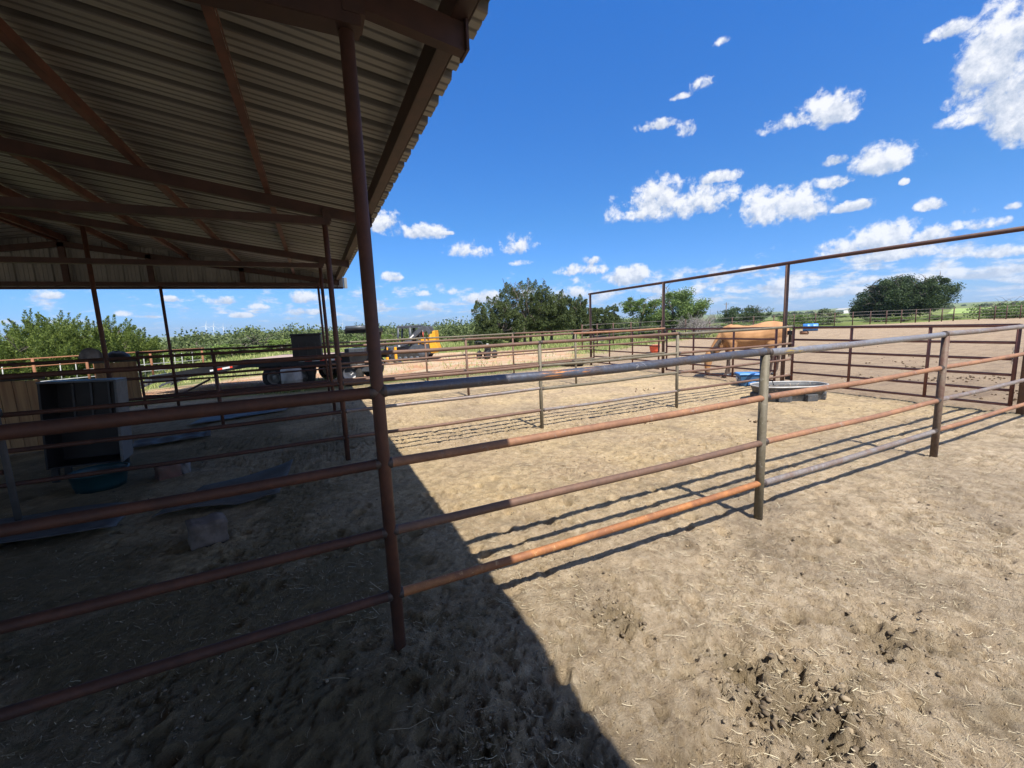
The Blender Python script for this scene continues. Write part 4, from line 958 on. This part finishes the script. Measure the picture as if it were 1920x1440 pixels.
# juniper group in the centre
for (u, dist, vt, w, lab, sd, base) in [(930, 32, 552, 3.6, 'left shoulder of dark juniper in the centre clump', 41, .03), (985, 34, 519, 5.0, 'tallest dark juniper in the centre clump', 42, .1), (1028, 34, 545, 3.9, 'juniper with bare grey limbs at the right of the centre clump', 43, .22),
        (1075, 36, 551, 2.8, 'slim spiky juniper between the centre clump and the gate frame', 44, .18), (1128, 37, 570, 3.6, 'low round dark juniper behind the left end of the gate frame', 45, .05)]:
    p = gpos(u, dist); h = hgt(u, vt, dist, p)
    tree('juniper_tree', p, w*.93, h*1.07, 'juniper', 'juniper', 190, 170, .062, lab, 'tree', 'dark junipers beyond the pens', base, sd, 2, .11, 9)
# mesquite behind the gate frame
p = gpos(1262, 40); h = hgt(1262, 530, 40, p)
tree('mesquite_tree', p, 5.2, h*1.05, 'mesq', 'mesq', 85, 260, .075, 'tall leafy mesquite tree behind the gate frame', 'tree', None, .16, 61, 2, .12, 9)
p = gpos(1196, 40); h = hgt(1196, 553, 40, p)
tree('mesquite_tree', p, 3.0, h*1.05, 'mesq', 'mesq', 34, 190, .07, 'thin leaning mesquite left of the tall leafy one', 'tree', None, .45, 62, 1, .07, 7)
p = gpos(1305, 38); h = hgt(1305, 583, 38, p)
tree('dead_brush', p, 4.2, h, 'mesq', 'dead', 30, 120, .05, 'grey leafless thicket right of the tall mesquite', 'dead bush', None, .05, 63, 5, .05, 12, 'deadwood')
p = gpos(1398, 80); h = hgt(1398, 570, 80, p)
tree('oak_tree', p, 7.5, h, 'oak', 'oak', 60, 110, .13, 'small dark oak behind the grazing horse', 'tree', None, .12, 64, 2, .14, 8)
# big live oak
p = gpos(1690, 88); h = hgt(1700, 517, 88, p)
tree('live_oak', p, 11.2, h*1.08, 'oak', 'oak', 150, 330, .13, 'big spreading dark live oak beyond the arena', 'tree', None, .10, 65, 3, .3, 14)
p = gpos(1632, 88); h = hgt(1625, 562, 88, p)
tree('live_oak', p, 6.0, h, 'mesq', 'oak', 50, 300, .13, 'lower dark oak joined to the left side of the big live oak', 'tree', None, .05, 66, 3, .2, 8)
p = gpos(1898, 78); h = hgt(1898, 564, 78, p)
tree('round_bush', p, 7.5, h, 'mesq', 'mesq', 60, 130, .11, 'round green bush at the right edge beyond the arena fence', 'bush', None, .03, 67, 3, .1, 8)
# reusable shrub prototypes
protos = []
def proto(w, h, mat, seed, ls, ncl, nlf, style='mesq'):
    V, Fq = crown_mesh(style, w, h, ncl, nlf, ls, .04, seed)
    me = np_mesh('crown', V, Fq, LM[mat]); t = limbs(w, h, 6, .035*h, .05, seed, trunks=3).build('trunk', M['bark'])
    protos.append((me, t, w, h)); 
    for o in (me, t): COL.objects.unlink(o)
proto(4, 3, 'lime', 71, .10, 42, 110); proto(4.4, 2.6, 'mesq', 72, .10, 42, 110); proto(4, 3, 'olive', 73, .10, 40, 110); proto(3.4, 3, 'juniper', 74, .10, 40, 110, 'juniper'); proto(5, 3, 'oak', 75, .11, 44, 110)
def shrub(k, pos, s, sz_, label, group, name='shrub', cat='bush', rz=0):
    me, t, w, h = protos[k]; e = empty(name, pos, label, cat, group, rz); e.scale = (s, s, sz_)
    for src in (t, me):
        c = src.copy(); COL.objects.link(c); c.parent = e
    return e
rs = random.Random(99); col_word = ['lime-green shrub', 'green mesquite bush', 'grey-green bush', 'dark juniper bush', 'dark oak bush']
spots = [(712, 30, 636, 1, 'lime-green shrub seen between the leaning barn posts and the loader'), ]
groups = 'bushes of the scrub beyond the trailer'
# hand placed mid bushes: (u, dist, top v, proto, width m, label)
MID = [(715, 34, 622, 0, 3.4, 'bright green shrub just left of the loader cab'), (748, 35, 628, 0, 3.0, 'bright green shrub directly behind the loader cab'), (690, 36, 622, 1, 3.0, 'green mesquite right of the gooseneck'), (868, 48, 632, 2, 4, 'grey-green bush right behind the yellow hood of the loader'), (895, 38, 622, 2, 3.0, 'grey-green bush touching the left of the centre junipers'),
       (845, 60, 630, 1, 4.5, 'low green bush behind the loader hood'), (600, 55, 632, 1, 4.5, 'green bush behind the tall black box'), (565, 48, 636, 0, 4, 'bright bush left of the tall black box'), (520, 46, 632, 0, 4.6, 'bright rounded bush above the trailer deck'), (485, 48, 624, 2, 4.2, 'tallest grey-green bush in the scrub above the trailer'),
       (455, 50, 630, 2, 4.0, 'grey-green bush above the trailer tail'), (425, 44, 642, 0, 4.4, 'yellow-green shrub above the trailer ramps'), (388, 47, 640, 1, 4.4, 'green bush right of the second inner post'), (350, 46, 650, 0, 4.0, 'yellow-green shrub behind the end of the orange corral'), (300, 60, 642, 2, 5, 'grey-green bush left of the second inner post'), (262, 55, 655, 0, 4, 'yellow-green low shrub behind the corral near the cedars'),
       (1185, 45, 618, 1, 4, 'green bush under the thin leaning mesquite'), (1225, 44, 612, 0, 3.6, 'bright bush at the foot of the tall mesquite'), (1350, 50, 604, 1, 4.6, 'green bush right of the grey thicket'), (1385, 60, 602, 2, 5, 'grey-green bush in front of the small dark oak'), (1425, 52, 600, 0, 4.2, 'pale green shrub right above the horse back'), (1455, 55, 597, 0, 4, 'pale green shrub left of the tall gate post'),
       (1490, 62, 584, 1, 5.2, 'green bush right of the tall gate post'), (1530, 66, 588, 2, 5, 'grey-green bush above the blue barrel'), (1548, 72, 578, 2, 4.6, 'slim grey-green bush left of the far white shed'), (1650, 74, 598, 1, 4.4, 'low green bush under the left side of the big oak'), (1760, 76, 590, 1, 4.0, 'low green bush under the right side of the big oak'), (1690, 73, 596, 0, 3.4, 'pale shrub under the middle of the big oak')]
for (u, dist, vt, k, w, lab) in MID:
    p = gpos(u, dist); h = hgt(u, vt, dist, p); pw, ph = protos[k][2], protos[k][3]
    shrub(k, p, w/pw, max(h, .8)/ph*1.06, lab, 'bushes of the scrub round the ranch', rz=rs.uniform(0, 6))
# far woodland as one mass of crowns
def woodland():
    rng = np.random.default_rng(5); allV = []; cv = []; cf = []; nv = 0
    me = bmesh.new(); bmesh.ops.create_icosphere(me, subdivisions=2, radius=1); bv = np.array([v_.co[:] for v_ in me.verts]); bf = np.array([[v_.index for v_ in f.verts] for f in me.faces]); me.free()
    for i in range(1500):
        az = math.radians(rng.uniform(-30, 80)); azd = math.degrees(az)
        d0 = 56 if azd < 22 else 95
        d = d0*math.exp(rng.random()**1.3*2.6)
        x, y = CX+math.sin(az)*d, CY+math.cos(az)*d
        if azd > 49 and d < 300: continue
        if azd > 62 and d < 420: continue
        h = rng.uniform(1.6, 2.6)*(1+d/330) if azd < 49 else rng.uniform(2, 4); w = h*rng.uniform(1.3, 2.4)
        n = 480; dd = rng.standard_normal((n, 3)); dd /= np.linalg.norm(dd, axis=1)[:, None]; dd[:, 2] = np.abs(dd[:, 2])
        f = lambda q: (1+.12*np.sin(q[:, 0]*5+i)+.10*np.sin(q[:, 1]*7+i*2)+.06*np.sin(q[:, 2]*9+i))[:, None]
        c0 = np.array([x, y, zg(x, y)]); sc_ = np.array([w/2, w/2, h])
        P_ = dd*(rng.random(n)**.45)[:, None]*f(dd)*sc_+c0
        D = rng.standard_normal((n, 3)); D /= np.linalg.norm(D, axis=1)[:, None]
        ls = (.09+d*.0011); S = np.cross(D, rng.standard_normal((n, 3))); S /= np.linalg.norm(S, axis=1)[:, None]
        allV.append(np.stack([P_-D*ls, P_+S*ls*.7, P_+D*ls, P_-S*ls*.7], 1))
    V = np.concatenate(allV); n = len(V); o = np_mesh('woodland', V.reshape(-1, 3), np.arange(n*4).reshape(n, 4), LM['wood'])
    tag(o, 'far-off belt of scrub woodland reaching to the horizon', 'woodland', kind='stuff')
woodland()
# grass and weeds beyond the pens
def grassy():
    rng = np.random.default_rng(8); n = 330000
    az = rng.uniform(-.62, 1.05, n); d = 11.5+70*rng.random(n)**1.6
    x = CX+np.sin(az)*d; y = CY+np.cos(az)*d
    i = np.clip(np.searchsorted(gx, x), 0, nx-1); j = np.clip(np.searchsorted(gy, y), 0, ny-1)
    gz = grass[j, i]*.75+red[j, i]*.06; cl = fbm(x, y, .8, 3, 77)
    k = (rng.random(n) < gz*np.clip((cl-.36)*4, 0, 1))&(y > 11.2)
    x, y, d, cl = x[k], y[k], d[k], cl[k]; n = len(x)
    hgt_ = (.05+.18*rng.random(n)*np.clip((cl-.36)*4, .2, 1))*(1+d*.012); wd = (.003+.0006*d)*rng.uniform(.6, 1.3, n)
    t = rng.random(n)*PI; z = znv(x, y)-.01; ln = rng.normal(0, .35, (n, 2))*hgt_[:, None]
    V = np.zeros((n, 3, 3)); V[:, 0] = np.stack([x-np.cos(t)*wd, y-np.sin(t)*wd, z], -1); V[:, 1] = np.stack([x+np.cos(t)*wd, y+np.sin(t)*wd, z], -1)
    V[:, 2] = np.stack([x+ln[:, 0], y+ln[:, 1], z+hgt_], -1)
    mt, nt, bs = newmat('weed_grass'); g = nd(nt, 'ShaderNodeNewGeometry')
    nt.links.new(ramp(nt, g.outputs['Random Per Island'], [(0, (.10, .15, .03)), (.5, (.22, .27, .07)), (1, (.42, .38, .16))]), bs.inputs['Base Color']); bs.inputs['Roughness'].default_value = .7
    tag(np_mesh('grass', V.reshape(-1, 3), np.arange(n*3).reshape(n, 3), mt), 'patchy grass and weeds on the ground outside the pens', 'grass', kind='stuff')
grassy()

# ------------------------------------------------------------------ far things
def hills(name, u0, u1, dist, vt, amp, seed, mat):
    vs = []; fs = []; n = 160
    for i in range(n+1):
        u = u0+(u1-u0)*i/n
        e = min(1, i/n*8, (n-i)/n*8)
        f = float(fbm(np.array([u*.02]), np.array([seed*3.1]), 1., 4, seed)[0])-.5
        v0 = vt(u)-amp*f; p = at(u, v0, dist); zt = max(5., p.z)*e
        q = at(u, v0, dist*1.0); 
        for k, (dd, zf) in enumerate(((.88, -.2), (.93, .45), (.97, .85), (1., 1.), (1.06, .9), (1.2, 0))):
            w = at(u, 600, dist*dd); vs.append((w.x, w.y, zt*zf-(15 if zf <= 0 else 0)))
    for i in range(n):
        for k in range(5): a = i*6+k; fs.append((a, a+6, a+7, a+1))
    o = MB().add(vs, fs, True).build(name, mat); return tag(o, kind='structure')
hm = two('hill_scrub', (.07, .09, .05), (.17, .16, .11), .006, .95, 0, (1, 1, 2), .4, .6, 0, (.28, .25, .18))
hills('hills', 1690, 2250, 3600, lambda u: 567-.012*(u-1850)+ (0 if u > 1790 else (1790-u)*.055), 4, 3, hm)
hills('hills', 1380, 1730, 4600, lambda u: 583-.03*(u-1500), 3, 5, hm)
hills('hills', -400, 720, 5200, lambda u: 636-.038*(u-240), 5, 8, hm)
hills('hills', 700, 1400, 5200, lambda u: 617-.042*(u-860), 4, 11, hm)
# bright field at right
fld = MB(); c4 = [at(1775, 600, 130), at(2100, 600, 100), at(2150, 600, 420), at(1785, 600, 420)]
n = 12; vs = []; fs = []
for i in range(n+1):
    for j in range(n+1):
        s_, t = i/n, j/n; p = (c4[0]*(1-s_)+c4[1]*s_)*(1-t)+(c4[3]*(1-s_)+c4[2]*s_)*t; vs.append((p.x, p.y, zg(p.x, p.y)+.12))
for i in range(n):
    for j in range(n): a = i*(n+1)+j; fs.append((a, a+n+1, a+n+2, a+1))
tag(fld.add(vs, fs, True).build('field', two('bright_field', (.20, .28, .06), (.27, .34, .09), .05, .9, 0, bstr=0)), kind='structure')
# white shed
p = gpos(1580, 300); sh = empty('far_shed', p, 'tiny white shed far away, left of the big oak', 'shed')
MB().box((0, 0, 1.6), (9, 5, 3.2)).build('wall', M['white'], sh)
MB().prism([(-4.8, 0, 3.2), (4.8, 0, 3.2), (4.8, 0, 3.3), (0, 0, 4.6), (-4.8, 0, 3.3)], (0, -2.8, 0), (0, 2.8, 0)).build('roof', M['rim'], sh); sh.scale = (.8, .8, .62)
# utility pole
p = gpos(1361, 200); z1 = at(1361, 567, 200).z
up = empty('utility_pole', p, 'wooden utility pole with crossarm beyond the horse', 'utility pole')
MB().tube([(0, 0, -.5), (0, 0, z1-p.z)], .17, 8).build('pole', M['bark'], up)
MB().box((0, 0, z1-p.z-.7), (2.2, .15, .15), Matrix.Rotation(-.4, 3, 'Z')).build('crossarm', M['bark'], up)
# wind turbines
def turbine_proto():
    e = empty('wind_turbine', (0, 0, 0), 'x', 'wind turbine', 'wind turbines on the horizon')
    MB().tube([(0, 0, -8), (0, 0, 80)], [2.6, 1.7], 10).build('tower', M['white'], e)
    MB().box((0, 1, 81.5), (3.6, 9, 3.6)).build('nacelle', M['white'], e)
    for k in range(3):
        a = k*2*PI/3+.2; c_, s_ = math.sin(a), math.cos(a)
        MB().hexa([(c_*2-s_*1.6, -4.5, 81.5+s_*2+c_*1.6), (c_*2+s_*1.6, -4.5, 81.5+s_*2-c_*1.6), (c_*2+s_*1.6, -4.0, 81.5+s_*2-c_*1.6), (c_*2-s_*1.6, -4.0, 81.5+s_*2+c_*1.6)],
                  [(c_*42-s_*.4, -4.5, 81.5+s_*42+c_*.4), (c_*42+s_*.4, -4.5, 81.5+s_*42-c_*.4), (c_*42+s_*.4, -4.2, 81.5+s_*42-c_*.4), (c_*42-s_*.4, -4.2, 81.5+s_*42+c_*.4)]).build('blade', M['white'], e)
    return e
tp = None
for i, (u, vb, vt, lab) in enumerate([(388, 628, 609, 'wind turbine farthest left on the horizon'), (402, 628, 609, 'wind turbine second from the left on the horizon'), (420, 627, 611, 'wind turbine third from the left, right of the inner posts'), (603, 621, 606, 'wind turbine seen between the thin far posts of the barn'), (643, 619, 605, 'wind turbine above the gooseneck of the trailer'),
        (806, 613, 604, 'wind turbine just above the loader arm'), (816, 613, 601, 'wind turbine right of the one above the loader arm'), (836, 613, 600, 'wind turbine between the loader and the centre junipers'), (862, 612, 597, 'wind turbine closest to the centre junipers')]):
    if tp is None: tp = turbine_proto(); o = tp
    else: o = copy_tree(tp)
    dist = 82*F/((vb-vt)*1.05)
    dist = min(dist, 5000); p = at(u, vb, dist); o.location = (p.x, p.y, p.z-6); o['label'] = lab
    o.rotation_euler = (0, 0, -math.atan2(p.x-CX, p.y-CY)+.3*math.sin(i*2.)); zt = at(u, vt, dist).z-p.z; s = zt/82; o.scale = (s*1.15, s*1.15, s)

hz = MB().box((0, 3200, 45), (13600, 7600, 190)).build('haze', None)
hm_ = bpy.data.materials.new('haze_air'); hm_.use_nodes = True; hn = hm_.node_tree; hn.nodes.remove(hn.nodes['Principled BSDF'])
pv = nd(hn, 'ShaderNodeVolumePrincipled'); pv.inputs['Color'].default_value = (.62, .78, .95, 1); pv.inputs['Density'].default_value = .00017; pv.inputs['Anisotropy'].default_value = .2
hn.links.new(pv.outputs[0], hn.nodes['Material Output'].inputs['Volume']); hz.data.materials.append(hm_)#HZ; tag(hz, 'pale blue summer haze over the plain', 'haze', kind='stuff')
# ------------------------------------------------------------------ light and sky
SKYTINT = (.40, .82, 1.36)
SUN = Vector((.01, -.62, 1)).normalized(); elev = math.asin(SUN.z)
sl = bpy.data.lights.new('sun', 'SUN'); so = bpy.data.objects.new('sun', sl); COL.objects.link(so)
sl.energy = 5.0; sl.angle = math.radians(.53); sl.color = (1, .955, .88)
so.rotation_euler = SUN.to_track_quat('Z', 'Y').to_euler()
w = bpy.data.worlds.new('World'); sc.world = w; w.use_nodes = True; nt = w.node_tree
bg = nt.nodes['Background']; bg.inputs['Strength'].default_value = .066
sky = nd(nt, 'ShaderNodeTexSky', sky_type='NISHITA'); sky.sun_disc = False; sky.sun_elevation = elev; sky.sun_rotation = math.radians(180)
sky.altitude = 300; sky.air_density = 1.0; sky.dust_density = .25; sky.ozone_density = 1.0
tc = nd(nt, 'ShaderNodeTexCoord'); dirv = tc.outputs['Generated']
sz_ = nd(nt, 'ShaderNodeSeparateXYZ'); nt.links.new(dirv, sz_.inputs[0])
tint = ramp(nt, sz_.outputs[2], [(0, (.17, .33, .69)), (.22, (.14, .385, .675)), (.58, (.10, .46, .94))])
hs = nt.nodes.new('ShaderNodeMix'); hs.data_type = 'RGBA'; hs.blend_type = 'MULTIPLY'; hs.inputs[0].default_value = 1; nt.links.new(tint, hs.inputs[7])
sk2 = nt.nodes.new('ShaderNodeVectorMath'); sk2.operation = 'SCALE'; sk2.inputs['Scale'].default_value = 2.0; nt.links.new(sky.outputs[0], sk2.inputs[0]); nt.links.new(sk2.outputs[0], hs.inputs[6])
class _o: outputs = [hs.outputs[2]]
hs = _o
def mth(op, a, b=None, c=None, clamp=False):
    n = nt.nodes.new('ShaderNodeMath'); n.operation = op; n.use_clamp = clamp
    for i, s in enumerate((a, b, c)):
        if s is None: continue
        if isinstance(s, (int, float)): n.inputs[i].default_value = s
        else: nt.links.new(s, n.inputs[i])
    return n.outputs[0]
def vm(op, a, b=None):
    n = nt.nodes.new('ShaderNodeVectorMath'); n.operation = op
    for i, s in enumerate((a, b)):
        if s is None: continue
        if isinstance(s, (tuple, list)): n.inputs[i].default_value = s
        else: nt.links.new(s, n.inputs[i])
    return n.outputs['Value'] if op in ('DOT_PRODUCT', 'LENGTH') else n.outputs[0]
sx = nd(nt, 'ShaderNodeSeparateXYZ'); nt.links.new(dirv, sx.inputs[0])
az = mth('ARCTAN2', sx.outputs[0], sx.outputs[1]); el = mth('ARCSINE', sx.outputs[2])
ae = nd(nt, 'ShaderNodeCombineXYZ'); nt.links.new(az, ae.inputs[0]); nt.links.new(el, ae.inputs[1]); ae = ae.outputs[0]
def azel(u, v_):
    d = ray(u, v_); d = d/np.linalg.norm(d); return math.atan2(d[0], d[1]), math.asin(d[2])
CL = [(1868, 90, 84, 104), (1908, 210, 58, 66), (1805, 222, 52, 20), (1790, 50, 45, 18), (1858, 170, 82, 60), (1915, 30, 90, 60), (1550, 200, 52, 42), (1490, 225, 55, 18), (1353, 76, 18, 11), (1312, 155, 26, 20), (1280, 178, 24, 9), (1222, 234, 38, 13), (1287, 238, 19, 20),
      (1255, 378, 100, 40), (1240, 360, 55, 34), (1345, 330, 42, 13), (1450, 380, 62, 45), (1500, 378, 50, 40), (1560, 340, 36, 13), (1655, 292, 62, 32), (1565, 300, 24, 12), (1600, 386, 38, 11), (1745, 382, 28, 13), (1695, 340, 9, 7), (1660, 440, 75, 34), (1590, 462, 65, 22), (1740, 440, 50, 18),
      (1830, 418, 58, 14), (1822, 392, 20, 10), (1900, 385, 16, 9), (1700, 470, 120, 16), (780, 432, 55, 16), (722, 412, 32, 24), (835, 436, 20, 5), (885, 467, 46, 19), (965, 458, 38, 24), (975, 491, 24, 8), (737, 518, 19, 11), (790, 549, 20, 8), (841, 543, 23, 12), (1090, 503, 54, 14), (1110, 487, 22, 9), (1180, 514, 46, 19),
      (905, 556, 46, 14), (1070, 548, 45, 14), (800, 573, 22, 12), (85, 552, 42, 10), (15, 602, 18, 8), (232, 586, 22, 8), (320, 560, 18, 7), (415, 563, 30, 8), (490, 574, 26, 8), (575, 556, 36, 14), (532, 591, 17, 9), (578, 583, 32, 8), (455, 590, 26, 6), (700, 575, 24, 9), (1320, 540, 40, 10), (1480, 530, 60, 12), (1780, 515, 150, 14), (1600, 545, 160, 10), (1860, 470, 90, 14), (1400, 505, 60, 9)]
acc = None
for (u, v_, hw, hh_) in CL:
    a0, e0 = azel(u, v_); a1, _ = azel(u+hw, v_); _, e1 = azel(u, v_-hh_)
    a1_, _ = azel(u-hw, v_); W_ = abs(a1-a1_)/2*1.12; H_ = abs(e1-e0)*1.15
    dsub = vm('SUBTRACT', ae, (a0, e0-H_*.25, 0)); q = vm('MULTIPLY', dsub, (1/W_, 1/H_, 0)); q2 = vm('MULTIPLY', q, (-1, -1.55, 0)); q3 = vm('MAXIMUM', q, q2)
    d2 = vm('DOT_PRODUCT', q3, q3); s_ = mth('SUBTRACT', 1, d2)
    q4 = vm('ADD', q, (0, .45, 0)); t_ = mth('SUBTRACT', 1, vm('DOT_PRODUCT', q4, q4))
    cb_ = nd(nt, 'ShaderNodeCombineXYZ'); nt.links.new(s_, cb_.inputs[0]); nt.links.new(t_, cb_.inputs[1])
    acc = cb_.outputs[0] if acc is None else vm('MAXIMUM', acc, cb_.outputs[0])
sp2 = nd(nt, 'ShaderNodeSeparateXYZ'); nt.links.new(acc, sp2.inputs[0]); acc = sp2.outputs[0]
yy_ = mth('MULTIPLY', mth('SUBTRACT', mth('SUBTRACT', acc, sp2.outputs[1]), .2), 1.1)
acc = mth('MAXIMUM', acc, -1.2)
# noise coordinates: planar projection so that far clouds are finer
inv = mth('DIVIDE', 1, mth('ADD', mth('MAXIMUM', sx.outputs[2], 0), .16))
pl = nd(nt, 'ShaderNodeVectorMath', operation='SCALE'); nt.links.new(dirv, pl.inputs[0]); nt.links.new(inv, pl.inputs['Scale'])
plz = vm('MULTIPLY', pl.outputs[0], (1, 1, 0))
el3 = mth('MULTIPLY', mth('LOGARITHM', mth('ADD', mth('MAXIMUM', el, 0), .16), 2.718), 2.3)

def nz(vec, scale, det=9, rough=.62, dist=.25):
    n = nd(nt, 'ShaderNodeTexNoise'); n.inputs['Scale'].default_value = scale; n.inputs['Detail'].default_value = det; n.inputs['Roughness'].default_value = rough; n.inputs['Distortion'].default_value = dist
    nt.links.new(vec, n.inputs['Vector']); return n.outputs['Fac']
def NN(vec):
    return mth('ADD', mth('ADD', mth('MULTIPLY', nz(vec, 8.5, 6, .62, .15), .42), mth('MULTIPLY', nz(vec, 24, 5, .62, .1), .33)), mth('MULTIPLY', nz(vec, 62, 5, .65, .3), .25))
N1 = NN(dirv); N2 = NN(vm('ADD', dirv, (.005, -.006, .014)))
dens = mth('ADD', mth('MULTIPLY', acc, .70), mth('MULTIPLY', mth('SUBTRACT', N1, .505), 6.0))
# low belt of small cumulus near the horizon
nl = nd(nt, 'ShaderNodeCombineXYZ'); nt.links.new(mth('MULTIPLY', az, 15.), nl.inputs[0]); nt.links.new(mth('MULTIPLY', mth('LOGARITHM', mth('ADD', mth('MAXIMUM', el, 0), .02), 2.718), 3.4), nl.inputs[1])
N3 = nz(nl.outputs[0], 1.15, 8, .62, .2)
band = mth('SUBTRACT', 1, mth('ABSOLUTE', mth('DIVIDE', mth('SUBTRACT', el, .055), .075)))
rightb = mth('MULTIPLY', mth('SUBTRACT', az, .55), .22, clamp=False)
low = mth('SUBTRACT', mth('ADD', mth('MULTIPLY', N3, 3.4), mth('ADD', mth('MULTIPLY', mth('MINIMUM', band, .8), .9), rightb)), 2.27)
low = mth('MINIMUM', low, mth('ADD', mth('MULTIPLY', band, 1.6), 0.05))
behind = mth('SUBTRACT', .42, vm('DOT_PRODUCT', dirv, (float(AF[0]), float(AF[1]), -.25)))
N4 = nz(dirv, 3.2, 7, .6, .3)
fill_clouds = mth('ADD', mth('MULTIPLY', mth('SUBTRACT', N4, .44), 3.2), mth('MULTIPLY', mth('MINIMUM', behind, 0), 9))  # unseen clouds behind the camera, added as white fill for the shade
dn = mth('MAXIMUM', mth('MAXIMUM', dens, low), fill_clouds)
al = nd(nt, 'ShaderNodeMapRange'); al.interpolation_type = 'SMOOTHSTEP'; nt.links.new(dn, al.inputs['Value']); al.inputs['From Min'].default_value = -.08; al.inputs['From Max'].default_value = .62
yy_ = mth('MULTIPLY', yy_, mth('GREATER_THAN', dens, -.1))
shade = mth('ADD', mth('MULTIPLY', mth('SUBTRACT', N1, N2), 6.5), mth('SUBTRACT', mth('ADD', .72, mth('MULTIPLY', mth('MAXIMUM', mth('MINIMUM', yy_, .8), -.8), .55)), mth('MULTIPLY', dn, .20)), clamp=False)
cr = nt.nodes.new('ShaderNodeValToRGB'); cr.color_ramp.elements[0].position = .12; cr.color_ramp.elements[0].color = (4.9, 5.5, 6.6, 1); cr.color_ramp.elements[1].position = .95; cr.color_ramp.elements[1].color = (8.9, 8.9, 9.1, 1)
nt.links.new(shade, cr.inputs[0])
mxs = nt.nodes.new('ShaderNodeMix'); mxs.data_type = 'RGBA'; nt.links.new(mth('MULTIPLY', al.outputs[0], .93), mxs.inputs[0]); nt.links.new(hs.outputs[0], mxs.inputs[6]); nt.links.new(cr.outputs[0], mxs.inputs[7])
nt.links.new(mxs.outputs[2], bg.inputs[0])
sc.render.engine = 'CYCLES'
